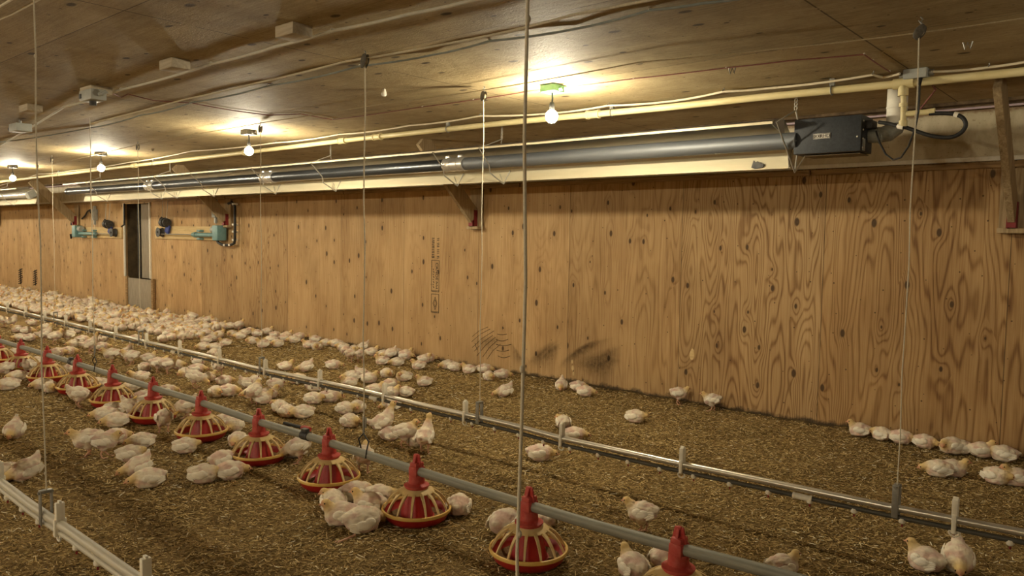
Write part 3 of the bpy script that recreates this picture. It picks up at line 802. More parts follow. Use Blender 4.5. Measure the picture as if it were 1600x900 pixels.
for i, j in ((44, 46), (8, 10)):
    mb = MB(); mb.tube(dense[i:j + 1], .0155, 12); mb.obj('hose_sleeve', M_['white'], t, origin=B)

# ------------------------------------------------------------------ bulbs
bulb_spots = [(862, 182, 4.0), (389, 235, 4.0), (158, 262, 4.0), (20, 280, 4.0)]
pos = [UY(u, v, y) for u, v, y in bulb_spots]
zb = 2.28
def make_bulb(p, label, boxm, glass='bulb'):
    B = V((p.x, p.y, CZ)); t = thing('light_bulb', B, label, 'light bulb', 'bare bulbs under the ceiling')
    g = lambda m, nm, mt: m.obj(nm, mt, t, origin=B)
    mb = MB(); mb.box((p.x, p.y, CZ - .024), (.115, .115, .048), bev=.006); mb.box((p.x + .085, p.y + .01, CZ - .02), (.05, .012, .012), bev=.003)
    mb.tube([(p.x + .06, p.y, CZ - .03), (p.x + .09, p.y, CZ - .032)], .012, 8); g(mb, 'junction_box', boxm)
    mb = MB(); mb.tube([(p.x, p.y, CZ - .045), (p.x + .004, p.y, CZ - .085), (p.x, p.y, p.z + .075)], .006, 8); g(mb, 'cord', M_['black'])
    mb = MB(); mb.lathe([(.002, .090), (.014, .088), (.018, .07), (.018, .036), (.013, .034)], (p.x, p.y, p.z), 14); g(mb, 'socket', M_['black'])
    mb = MB(); mb.lathe([(.0005, -.045), (.020, -.040), (.035, -.024), (.041, 0), (.036, .018), (.024, .032), (.015, .038)], (p.x, p.y, p.z), 20); g(mb, 'bulb', M_[glass])
names = ['lit bare bulb under a green box, nearest the camera', 'lit bare bulb above the heater, second nearest the camera',
         'lit bare bulb near the long heater\'s far end, third nearest', 'lit bare bulb at the left edge above the second heater']
for i, (p, nm) in enumerate(zip(pos, names)): make_bulb(V((p.x, p.y, zb)), nm, M_['green'] if i == 0 else M_['dark'])
for k in range(5): make_bulb(V((pos[3].x - 3.5 * (k + 1), 4.0, zb)), 'lit bare bulb far down the barn beyond the left edge', M_['dark'])
for x in (.45, 4.0): make_bulb(V((x, 4.0, zb)), 'lit bare bulb to the right of the camera view', M_['dark'], 'dimbulb')
make_bulb(V((.35, -3.3, zb)), 'lit bare bulb behind and to the right of the camera', M_['dark'])
for k in range(2, 10): make_bulb(V((3.9 - 3.55 * k, -3.3, zb)), 'lit bare bulb of the row behind the camera', M_['dark'], 'backbulb')

# ------------------------------------------------------------------ cables on the ceiling
def cable(name, px, z, r, mat, label, cat, clips=(), clipm=None, sag=.012, n=8, tail=None):
    P = [UZ(u, v, z) for u, v in px]; out = []
    if tail: P.append(V((tail[0], tail[1], z)))
    for a, b in zip(P[:-1], P[1:]):
        for k in range(5):
            s = k / 5; q = a + (b - a) * s; q.z -= sag * 4 * s * (1 - s) * min(1, (b - a).length); out.append(q)
    out.append(P[-1]); B = P[len(P) // 2].copy()
    if not clips:
        mb = MB(); mb.tube(out, r, n); o = mb.obj(name, mat, None, origin=B); return tag(o, label, cat)
    t = thing(name, B, label, cat); mb = MB(); mb.tube(out, r, n); mb.obj('sheath', mat, t, origin=B)
    for i in clips:
        q = P[i]; mb = MB(); mb.tube([V((q.x, q.y + 1.5 * r * math.cos(a), q.z + 1.5 * r * math.sin(a))) for a in [PI * k / 6 for k in range(7)]], max(.003, r * .45), 6)
        mb.cyl((q.x, q.y + 1.6 * r, q.z), (q.x, q.y + 1.6 * r, CZ), .003, 6); mb.obj('clip', clipm or M_['white'], t, origin=B)
    return t
cable('conduit', [(-40, 238), (0, 227), (100, 167), (190, 140), (330, 100), (430, 73), (520, 48), (640, 22), (740, 0), (800, -14)], 2.467, .0085, M_['conduit'], 'grey conduit stapled across the upper left ceiling past the wooden blocks', 'conduit', (3, 4, 6), sag=.008, tail=(5.5, 2.40))
cable('cable', [(-30, 232), (0, 222), (140, 200), (220, 180), (300, 160), (420, 134), (562, 103), (680, 85), (765, 64), (900, 45), (1015, 16), (1100, 5), (1180, -6)], 2.470, .006, M_['cableg'], 'blue grey cable clipped along the ceiling left of the bulbs', 'cable', (4, 5, 6, 8, 10), tail=(5.5, 3.05))
cable('winch_rope', [(140, 193), (290, 155), (400, 130), (540, 96), (690, 70), (800, 48), (900, 22), (1000, 3), (1060, -9)], 2.445, .0065, M_['rope'], 'tan winch rope stretched under the ceiling past the wooden blocks', 'rope', sag=.004, tail=(5.5, 2.80))
cable('winch_cable', [(60, 262), (240, 220), (420, 190), (600, 162), (760, 140), (1000, 97), (1200, 78), (1430, 52), (1600, 28), (1680, 17)], 2.440, .0035, M_['roped'], 'thin dusty winch cable strung past the pulleys above the water line', 'cable', sag=.004, tail=(5.5, 4.05))
cable('wire', [(175, 146), (190, 152), (200, 147), (240, 157), (300, 161), (360, 172), (420, 180), (470, 178), (520, 187), (660, 167), (740, 156), (830, 142), (990, 123), (1135, 106), (1240, 94), (1350, 85), (1364, 95), (1390, 112)], 2.471, .0036, M_['cabler'], 'thin red wire tacked along the ceiling from lamp to lamp', 'wire', (8, 9, 10, 12, 13, 15, 16, 17), sag=.003)
cable('cable', [(-10, 292), (60, 272), (110, 267), (200, 254), (300, 236), (430, 223), (530, 210), (640, 196), (750, 181), (850, 178), (950, 165), (1050, 158), (1130, 143), (1200, 138), (1364, 117), (1380, 121), (1406, 115)], 2.455, .0075, M_['cablew'], 'cream cable looping along the ceiling just above the gas pipe', 'cable', (5, 6, 8, 10, 12, 14), M_['steel'])
cable('cable', [(1455, 112), (1500, 110), (1545, 105), (1600, 97), (1690, 84)], 2.455, .0075, M_['cablew'], 'cream cable running right from the grey junction box', 'cable', (2,), M_['steel'], tail=(5.5, 4.92))
pk = [V((x, WY - .10, 2.432)) for x in (-24, -14, -6, -3, -1, .5, 3)]
mb = MB(); mb.tube(pk, .008, 8); tag(mb.obj('tubing', M_['pink'], None, origin=pk[2]), 'pale pink tubing run along the top of the beige sheeting', 'tubing')
mb = MB(); mb.tube([UZ(1448, 122, 2.45), UY(1462, 140, 4.9), UY(1440, 168, 5.2), UY(1433, 176, 5.2)], .005, 8); tag(mb.obj('wire', M_['cabler'], None), 'red wire dropping from the grey junction box past the duct', 'wire')
cp = [UZ(1438, 121, 2.43), UY(1437, 135, 4.785), UY(1435, 175, 4.77), UY(1430, 200, 4.78), UY(1420, 228, 4.82), UY(1408, 246, 4.90), UY(1396, 250, 5.0), UY(1384, 241, 5.04), UY(1374, 222, 5.10), UY(1369, 205, 5.14)]
t = thing('power_cord', cp[4], 'black power cord hanging from grey junction box to heater', 'cord')
mb = MB(); mb.tube(cp, .0055, 8); mb.obj('cord', M_['black'], t, origin=cp[4])
mb = MB(); mb.tube([cp[0] + V((0, 0, .005)), cp[0] + (cp[1] - cp[0]) * .8], [.014, .007], 10); mb.obj('plug', M_['black'], t, origin=cp[4])

def box_thing(name, u, v, d, mat, label, cat, z=None, extra=None, rz=0.0):
    z = z if z is not None else CZ - d[2] / 2
    c = UZ(u, v, z); t = thing(name, V((c.x, c.y, z)), label, cat)
    mb = MB(); mb.box((0, 0, 0), d, Matrix.Rotation(rz, 3, 'Z'), .006); mb.obj('body' if extra else name, mat, t)
    if extra: extra(t)
    return t
def single_box(name, u, v, d, mat, label, cat, rz=0.0):
    z = CZ - d[2] / 2; c = UZ(u, v, z); mb = MB(); mb.box((0, 0, 0), d, Matrix.Rotation(rz, 3, 'Z'), .005)
    o = mb.obj(name, mat); o.location = c; return tag(o, label, cat, 'wooden blocks on the ceiling')
single_box('wooden_block', 459, 50, (.15, .11, .055), M_['block'], 'pale wooden block on the ceiling, nearest the camera', 'wooden block')
single_box('wooden_block', 273, 102, (.16, .11, .055), M_['block'], 'pale wooden block on the ceiling between conduit and tan rope', 'wooden block')
single_box('wooden_block', 150, 143, (.20, .14, .05), M_['block'], 'pale wooden block carrying the grey pull switch', 'wooden block')
single_box('wooden_block', 48, 170, (.20, .11, .055), M_['block'], 'pale wooden block at left, beyond the hanging white rope', 'wooden block')
def ex_switch(t):
    mb = MB(); mb.cyl((0, 0, -.035), (0, 0, -.062), .022, 12); mb.obj('knob', M_['dark'], t)
    mb = MB(); mb.tube([(.11, 0, 0), (.14, .01, 0), (.15, .03, .02)], .014, 8); mb.obj('cable_gland', M_['boxgrey'], t)
    mb = MB(); mb.box((-.075, -.052, -.002), (.03, .004, .03)); mb.obj('badge', M_['dark'], t)
box_thing('pull_switch', 145, 150, (.20, .10, .07), M_['boxgrey'], 'grey pull switch box under a wooden block at upper left', 'switch', z=2.385, extra=ex_switch)
def ex_motor(t):
    mb = MB(); mb.ell((-.17, 0, 0), (.06, .05, .035), 10, 7); mb.tube([(-.12, 0, 0), (-.10, 0, 0)], .03, 10); mb.obj('motor', M_['dark'], t)
    mb = MB(); mb.cyl((0, 0, .03), (0, 0, .075), .012, 8); mb.obj('stem', M_['steel'], t)
box_thing('ceiling_winch', 32, 200, (.20, .13, .07), M_['boxgrey'], 'grey ceiling winch with dark motor at the left edge', 'winch', z=2.405, extra=ex_motor)
def ex_junc(t):
    mb = MB(); mb.box((0, 0, -.003), (.118, .004, .05)); mb.v = [(x, y - .042, z) for x, y, z in mb.v]; mb.obj('lid', M_['boxgrey'], t)
    for s in (-1, 1):
        mb = MB(); mb.cyl((s * .062, 0, 0), (s * .088, 0, 0), .018, 10); mb.obj('cable_gland', M_['steel'], t)
box_thing('junction_box', 1432, 116, (.125, .08, .055), M_['boxgrey'], 'grey junction box on the ceiling above the heater duct', 'junction box', extra=ex_junc)
mb = MB(); q = UZ(600, 146, CZ - .03); mb.lathe([(.0005, -.022), (.014, -.018), (.02, -.004), (.016, .01), (.01, .03)], (0, 0, 0), 12); o = mb.obj('insulator', M_['white']); o.location = q; tag(o, 'small white knob insulator on the ceiling between the pulleys', 'insulator')
mb = MB(); q = UZ(1512, 72, CZ - .02); mb.tube([(-.02, 0, .02), (-.012, 0, -.014), (0, 0, .018), (.012, 0, -.014), (.02, 0, .02)], .004, 6); o = mb.obj('hook', M_['steel']); o.location = q; tag(o, 'bent steel hook on the ceiling right of the top right pulley', 'hook')
mb = MB(); q = UZ(1144, 111, CZ - .02); mb.tube([(-.02, 0, .02), (-.012, 0, -.014), (0, 0, .018), (.012, 0, -.014), (.02, 0, .02)], .004, 6); o = mb.obj('hook', M_['steel']); o.location = q; tag(o, 'bent steel hook on the ceiling below the red wire', 'hook')
q = UZ(317, 254 - 10, CZ - .015); mb = MB(); mb.tube([(-.03, 0, .015), (-.015, 0, -.012), (0, 0, .012), (.015, 0, -.012), (.03, 0, .015)], .005, 6); o = mb.obj('hook', M_['steel']); o.location = UZ(239, 234, CZ - .015); tag(o, 'bent steel hook on the ceiling between second and third bulbs', 'hook')

# ------------------------------------------------------------------ feed line
YF, ZF, SF, XF = 2.665, .27, .762, -1.4147
fp_px = [(-60, 515), (5, 534), (100, 562), (220, 600), (300, 624), (397, 657), (510, 690), (650, 735), (797, 781), (930, 821), (1062, 857), (1197, 892), (1330, 930)]
def line_z(x, tbl): return float(np.interp(x, [a for a, b in tbl], [b for a, b in tbl]))
ftab = sorted([(UY(u, v, YF).x, UY(u, v, YF).z) for u, v in fp_px])
ftab = [(-30, .27), (-16, .27)] + [(a, .27 + max(-.03, min(.03, b - .27))) for a, b in ftab if -14 < a < -.6] + [(2, .26)]
B = V((-3.4, YF, ZF)); fl = thing('feed_pipe', B, 'long galvanised feed auger pipe carrying the row of red feeders', 'pipe')
mb = MB(); mb.tube([V((a, YF, b)) for a, b in ftab], .0235, 18); mb.obj('pipe', M_['galv'], fl, origin=B)
for u, v in ((112, 565), (478, 682)):
    x = UY(u, v, YF).x; z = line_z(x, ftab); mb = MB(); mb.tube([(x - .035, YF, z), (x + .035, YF, z)], .0275, 16)
    mb.box((x, YF - .005, z + .034), (.05, .03, .022), bev=.004); mb.obj('clamp', M_['dark'], fl, origin=B)
for u, v, vt in ((568, 705, 685), (148, 577, 563)):
    x = UY(u, v, YF).x; z = line_z(x, ftab); mb = MB(); c = V((x, YF, z + .115))
    mb.tube([V((x + .05, YF - .025, z - .012)), V((x + .052, YF - .02, z + .03)), V((x + .045, YF, z + .075)), c, V((x - .045, YF, z + .075)), V((x - .052, YF + .02, z + .03)), V((x - .05, YF + .025, z - .012))], .004, 8)
    mb.obj('bail', M_['black'], fl, origin=B)

def make_feeder():
    t = thing('feeder', (0, 0, 0), 'red and yellow pan feeder', 'feeder', 'pan feeders along the feed pipe')
    mb = MB(); mb.lathe([(.0005, .004), (.10, .002), (.135, .008), (.160, .028), (.172, .055), (.176, .066), (.171, .066), (.165, .054), (.152, .032), (.130, .016), (.0005, .012)], n=48); mb.obj('pan', M_['red'], t)
    mb = MB(); mb.lathe([(.0005, .036), (.08, .035), (.115, .024), (.148, .030)], n=36)
    mb.v = [(x, y, z + .004 * mnoise.noise(V((x * 40, y * 40, 1)))) for x, y, z in mb.v]; mb.obj('feed', M_['feed'], t)
    mb = MB(); mb.lathe([(.171, .060), (.180, .061), (.183, .068), (.181, .077), (.173, .078), (.168, .070)], n=56, close=True); gr = mb.obj('grill_ring', M_['yel'], t)
    mb = MB(); mb.lathe([(.048, .182), (.062, .179), (.078, .173), (.094, .164), (.093, .160), (.076, .169), (.060, .173), (.048, .176)], n=36, close=True); gc = mb.obj('grill_collar', M_['yeldust'], t)
    mb = MB(); prof = [(.060, .175), (.092, .168), (.122, .150), (.146, .124), (.163, .096), (.175, .070)]
    vs = []; fs = []
    for i, (r, z) in enumerate(prof):
        wd = .0165 - .0095 * i / 5
        for s in (-1, 1):
            for q in (0, 1): vs.append((r - (.0 if q == 0 else .005), s * wd / 2, z - (.0 if q == 0 else .009)))
    for i in range(5):
        a = i * 4; b = a + 4
        fs += [(a, b, b + 2, a + 2), (a + 1, a + 3, b + 3, b + 1), (a, a + 1, b + 1, b), (a + 2, b + 2, b + 3, a + 3)]
    fs += [(0, 2, 3, 1), (20, 21, 23, 22)]
    mb.add(vs, fs); r0 = mb.mesh('rib', M_['yeldust'])
    for k in range(14):
        o = bpy.data.objects.new('rib', r0); COL.objects.link(o); o.parent = gr; o.rotation_euler = (0, 0, 2 * PI * (k + .5) / 14 + .2)
    mb = MB(); mb.lathe([(.092, .024), (.088, .04), (.056, .150), (.050, .176)], n=10); mb.lathe([(.094, .022), (.094, .034), (.089, .034)], n=30); mb.obj('feed_cone', M_['red'], t)
    mb = MB(); mb.lathe([(.045, .176), (.058, .178), (.060, .186), (.066, .190), (.066, .196), (.052, .200), (.043, .206), (.041, .23), (.040, .25)], n=28)
    mb.box((0, 0, .262), (.060, .070, .066), bev=.014)
    mb.box((0, 0, .300), (.050, .060, .030), bev=.010)
    mb.obj('drop_cap', M_['redcap'], t)
    mb = MB()
    for s in (-1, 1): mb.bar((s * .020, s * .0, .285), (s * .004, 0, .352), .030, .010, up=(0, 1, 0), bev=.003)
    mb.bar((0, -.026, .285), (0, -.004, .348), .012, .012, up=(1, 0, 0), bev=.003); mb.bar((0, .026, .285), (0, .004, .348), .012, .012, up=(1, 0, 0), bev=.003)
    mb.box((0, 0, .350), (.020, .016, .014), bev=.004); mb.obj('lock_ridge', M_['redcap'], t)
    return t
f0 = make_feeder()
flab = ['red and yellow pan feeder cut by the bottom frame edge, nearest the camera', 'red and yellow pan feeder behind the near white rope',
        'red and yellow pan feeder with a huddle of chicks at its left side', 'red and yellow pan feeder, fourth along the pipe from the camera',
        'red and yellow pan feeder, fifth along the pipe from the camera', 'red and yellow pan feeder, sixth along the pipe from the camera',
        'red and yellow pan feeder with a chick standing in front, seventh from the camera', 'red and yellow pan feeder, eighth along the pipe from the camera',
        'red and yellow pan feeder just right of the wire bail, ninth from the camera', 'red and yellow pan feeder, tenth along the pipe from the camera',
        'red and yellow pan feeder, eleventh along the pipe from the camera', 'red and yellow pan feeder cut by the left frame edge']
fx = [1062, 828, 650, 511, 402, 313, 238, 177, 122, 77, 37, 3]
for i in range(12):
    x = XF - SF * i
    u = fx[i]; 
    o = f0 if i == 0 else copy_tree(f0)
    o.location = (x, YF, line_z(x, ftab) - .27 + (.002)); o.rotation_euler.z = rnd.uniform(-.1, .1); o['label'] = flab[i]
# the stub with a red cap behind the pipe
a, b = UZ(444, 661, .02), UZ(476, 669, .02)
t = thing('pipe_stub', (a + b) / 2, 'short black pipe stub with a red cap lying on the litter', 'pipe')
mb = MB(); mb.tube([a, a + (b - a) * .85], .013, 10); mb.obj('stub', M_['black'], t, origin=(a + b) / 2)
mb = MB(); mb.tube([a + (b - a) * .85, b, b + (b - a) * .25], [.012, .022, .018], 10); mb.obj('cap', M_['redcap'], t, origin=(a + b) / 2)

# ------------------------------------------------------------------ water lines
def bracket(mb, x, y, z):
    for s in (-1, 1): mb.box((x, y + s * .022, z + .035), (.028, .005, .15), bev=.002)
    mb.box((x, y, z + .105), (.028, .05, .012), bev=.003); mb.cyl((x, y - .03, z + .10), (x, y + .03, z + .10), .006, 8)
def water_line(y, ztab, x0, x1, clips, brackets, couplings, pm, lm, label, r1, lower=.040, nip=None):
    B = V((clips[1], y, .27)); t = thing('water_line', B, label, 'water line', 'nipple water lines')
    g = lambda m, nm, mt: m.obj(nm, mt, t, origin=B)
    tb = [(a, b) for a, b in ztab]; zz = lambda x: line_z(x, tb)
    xs_ = sorted([x0, x1] + [a for a, b in tb if x0 < a < x1])
    mb = MB(); mb.tube([V((x, y, zz(x))) for x in xs_], r1, 16); g(mb, 'support_pipe', pm)
    mb = MB(); mb.tube([V((x, y - .002, zz(x) - lower)) for x in xs_], .0115, 10); g(mb, 'water_pipe', lm)
    for x in clips:
        z = zz(x); mb = MB()
        mb.box((x, y, z + .055), (.024, .034, .075), bev=.004); mb.box((x, y, z + .095), (.022, .012, .012), bev=.003)
        mb.box((x, y, z - .012), (.020, .050, .075), bev=.008)
        mb.tube([V((x + .020 * math.cos(q), y - .006, z - lower - .018 + .016 * math.sin(q))) for q in [k * PI / 6 for k in range(13)]], .0045, 6, False)
        g(mb, 'clip', M_['white'])
    for x in brackets:
        mb = MB(); bracket(mb, x, y, zz(x)); g(mb, 'hanger_bracket', M_['steel'])
    for x in couplings:
        z = zz(x); mb = MB(); mb.tube([(x - .045, y - .002, z - lower), (x + .045, y - .002, z - lower)], .0155, 14)
        mb.tube([(x - .047, y - .002, z - lower), (x - .036, y - .002, z - lower)], .0175, 14); mb.tube([(x + .036, y - .002, z - lower), (x + .047, y - .002, z - lower)], .0175, 14); g(mb, 'coupling', M_['white'])
    mb0 = None
    for x in nip:
        z = zz(x) - lower - .010
        if mb0 is None:
            m2 = MB(); m2.lathe([(.013, .010), (.016, -.002), (.015, -.010), (.009, -.015), (.005, -.017)], n=12); m2.k = 1; m2.tube([(0, 0, -.016), (0, 0, -.030)], .0045, 8)
            mb0 = m2.mesh('nipple', [M_['white'], M_['redp']])
        o = bpy.data.objects.new('nipple', mb0); COL.objects.link(o); o.parent = t; o.location = V((x, y - .002, z)) - B
    return t
YN1 = 3.765
npx = [(0, 480), (100, 503), (225, 533), (312, 553), (397, 574), (555, 607), (650, 630), (797, 663), (875, 684), (1050, 722), (1197, 752), (1375, 789), (1597, 832)]
ntab = sorted([(UY(u, v, YN1).x, UY(u, v, YN1).z) for u, v in npx]); ntab = [(-40, .285), (-20, .285)] + [(a, max(.24, min(.31, b))) for a, b in ntab if a > -16] + [(3, .262)]
def cx(us, y, ztab):
    out = []
    for u in us:
        x = UY(u, .235 * u + 480, y).x
        for _ in range(6):
            p = PX((x, y, line_z(x, ztab))); x = UY(u, p[1], y).x
        out.append(x)
    return out
cl = cx((1492, 1066, 878, 727, 601, 500, 415, 343, 281, 229, 181, 141, 103, 70, 40, 12), YN1, ntab)
brk = cx((1400, 749, 409, 220, 87), YN1, ntab)
nips = [cl[0] - .2085 * k for k in range(-1, 58)]
water_line(YN1, ntab, -34, 1.6, cl, brk, cx((1255, 585, 272), YN1, ntab), M_['alu'], M_['blackpipe'], 'silver nipple water line on white clips, between feeders and wall', .0165, nip=nips)
Y2 = 1.14
n2tab = sorted([(UY(u, v, Y2).x, UY(u, v, Y2).z) for u, v in ((0, 752), (50, 790), (110, 830), (200, 893))]); n2tab = [(-20, .29)] + [(a, max(.25, min(.31, b))) for a, b in n2tab] + [(1, .28)]
cl2 = [-2.64, -3.44, -4.22, -5.03]
water_line(Y2, n2tab, -9, -.5, cl2, [-3.60], [], M_['grey_pvc'], M_['grey_pvc'], 'pale grey nipple water line crossing the bottom left corner', .0185, lower=.034, nip=[-2.0 - .21 * k for k in range(16)])

# ------------------------------------------------------------------ ropes and pulleys
def rope(x, y, z0, z1, r, mat, label, sway=(0, 0), knots=()):
    P = []
    for k in range(9):
        s = k / 8; P.append(V((x + sway[0] * s, y + sway[1] * s, z0 + (z1 - z0) * s)) + V((.003 * math.sin(k * 2.1), .003 * math.cos(k * 1.7), 0)))
    B = V((x, y, z0)); mb = MB(); mb.tube(P, r, 8)
    for kz in knots:
        s = (kz - z0) / (z1 - z0); mb.ell((x + sway[0] * s, y + sway[1] * s, kz), (r * 1.5, r * 1.5, r * 2.4), 8, 6)
    o = mb.obj('hanging_rope', mat, None, origin=B); return tag(o, label, 'rope', 'ropes that hang the feed and water lines')
def pulley(x, y, z, label, tilt=0.0, big=1.0):
    t = thing('pulley', V((x, y, CZ)), label, 'pulley', 'rope pulleys on the ceiling')
    R = Matrix.Rotation(tilt, 3, 'Y'); top = V((0, 0, 0)); c = V((0, 0, z - CZ))
    mb = MB()
    mb.tube([V((0, 0, 0)), V((.01, 0, -.012)), V((0, 0, -.024)), V((-.006, 0, -.014))], .0035, 6)
    mb.tube([V((0, 0, -.022)), c + R @ V((0, 0, .035 * big))], .0045, 6); mb.obj('hook', M_['steel'], t)
    mb = MB()
    for s in (-1, 1):
        mb.ell(c + R @ V((0, s * .011, 0)), (.024 * big, .004, .040 * big), 14, 8, R)
    mb.obj('cheek', M_['dust'], t)
    mb = MB(); mb.lathe([(.003, -.007), (.02 * big, -.007), (.014 * big, 0), (.02 * big, .007), (.003, .007)], n=16)
    mb.v = [tuple(c + R @ V((a, d, b))) for a, b, d in mb.v]; mb.obj('wheel', M_['roped'], t)
    return t
zt = lambda x: line_z(x, ntab)
for x, nm, tl in zip(brk, ('at the far right, beside the heater duct', 'left of the nearest bulb', 'beside the second bulb', 'between second and third bulbs', 'at the left, beside the second heater'), (.55, .15, .1, .1, .1)):
    pulley(x, YN1, 2.415, 'dark rope pulley on the ceiling ' + nm, tl, .85)
rl = ['thin white rope from the far right pulley down to the water line', 'thin white rope beside the middle brace, down to the water line', 'thin white rope beside the second bulb, down to the water line',
      'thin white rope in front of the wall recess, down to the water line', 'thin white rope in front of the second heater, down to the water line']
for i, (x, nm) in enumerate(zip(brk, rl)):
    rope(x, YN1, zt(x) + .105, 2.40, .0028, M_['rope'], nm, knots=(zt(x) + .16, 2.05 - .2 * (i % 3)))
for u, v, nm, pn in ((568, 705, 'thin white rope from the tan winch rope down to the feed pipe bail', 'open steel pulley on the ceiling under the tan winch rope'), (148, 577, 'thin white rope hanging under the grey pull switch to the far feed bail', None)):
    x = UY(u, v, YF).x; z = line_z(x, ftab)
    rope(x, YF, z + .17, 2.42 if pn else 2.45, .0038, M_['rope'], nm, knots=(z + .22, 1.9))
    mb = MB(); mb.box((x, YF, z + .165), (.014, .006, .10), bev=.002); mb.box((x + .02, YF, z + .18), (.01, .006, .06), bev=.002)
    mb.tube([(x, YF, z + .118), (x, YF, z + .13)], .004, 6); mb.obj('rope_adjuster', M_['steel'], fl, origin=B if False else V((-3.4, YF, ZF)))
    if pn: pulley(x, YF, 2.425, pn, .35)
rope(-3.60, Y2, n2tab[1][1] + .10, CZ - .005, .0032, M_['rope'], 'white rope near the left edge hanging to the corner water line', knots=(.45, 2.2, 1.75))
rope(-.955, Y2, .33, CZ - .005, .0035, M_['rope'], 'thick pale rope nearest the camera, crossing the whole picture', knots=(1.23, .9, 1.9))
cable('winch_rope', [(-30, 42), (18, 22), (50, 5), (67, -4)], 2.44, .005, M_['rope'], 'white winch rope across the top left corner to the hanging rope', 'rope', sag=.002)
cable('winch_rope', [(-30, 26), (0, 10), (30, -8)], 2.44, .005, M_['rope'], 'white winch rope cutting the very corner at top left', 'rope', sag=.002)

# ------------------------------------------------------------------ chicks
def pose_parts(kind):
    """(ellipsoids for the body, neck/head chain, head centre, head direction, standing height)"""
    E_ = []; stand = kind in ('stand', 'tall', 'peck', 'walk')
    tail = {'tail': .42, 'peck': .30, 'walk': .12, 'tall': -.28, 'stand': -.08}.get(kind, 0.0)   # nose-down pitch
    h = .058 if stand else 0.0
    if kind == 'tall': h = .062
    c = V((0, 0, .050 + h)); R = Matrix.Rotation(tail, 3, 'Y')
    def e(x, y, z, rx, ry, rz): E_.append((c + R @ V((x, y, z)), (rx, ry, rz), R))
    wide = 1.10 if not stand else 1.0
    e(0, 0, .004, .060, .055 * wide, .054); e(.030, 0, -.001, .046, .049 * wide, .046); e(-.034, 0, .004, .045, .047 * wide, .043)
    if kind in ('tail', 'peck', 'tall'): e(-.068, 0, .022, .028, .027, .022); e(-.084, 0, .036, .018, .016, .013); e(-.096, 0, .048, .012, .012, .009)
    else: e(-.062, 0, .014, .026, .028, .024); e(-.080, 0, .020, .014, .016, .010)
    if not stand:
        for s in (-1, 1): e(.0, s * .034, -.022, .050, .026, .022); e(.04, s * .022, -.030, .022, .016, .014)
    else:
        for s in (-1, 1): e(.004, s * .024, -.034, .026, .018, .026)
    nb = c + R @ V((.040, 0, .016))
    hd = {'up': (.070, .004, .108), 'low': (.094, .0, .052), 'tuck': (.078, .022, .066), 'back': (.050, .038, .086), 'tail': (.102, .0, .032),
          'stand': (.074, 0, .176), 'tall': (.078, 0, .230), 'peck': (.112, 0, .056), 'walk': (.084, 0, .158), 'flat': (.095, .02, .036)}[kind]
    hd = V(hd)
    for k in range(6):
        s = k / 5; q = nb.lerp(hd, s); r = .034 * (1 - s) + .019 * s
        if kind in ('tall', 'stand'): r = .030 * (1 - s) ** 1.5 + .0165
        E_.append((q, (r, r, r), Matrix.Identity(3)))
    E_.append((hd, (.0235, .0205, .021), Matrix.Identity(3)))
    dv = {'up': (1, .15, -.05), 'low': (1, 0, -.25), 'tuck': (.6, .8, -.3), 'back': (-.2, .95, -.15), 'tail': (1, 0, -.5), 'stand': (1, 0, -.05), 'tall': (.8, 0, .6),
          'peck': (.7, 0, -.9), 'walk': (1, 0, -.1), 'flat': (1, .4, -.1)}[kind]
    return E_, nb, hd, V(dv).normalized(), h, c, R

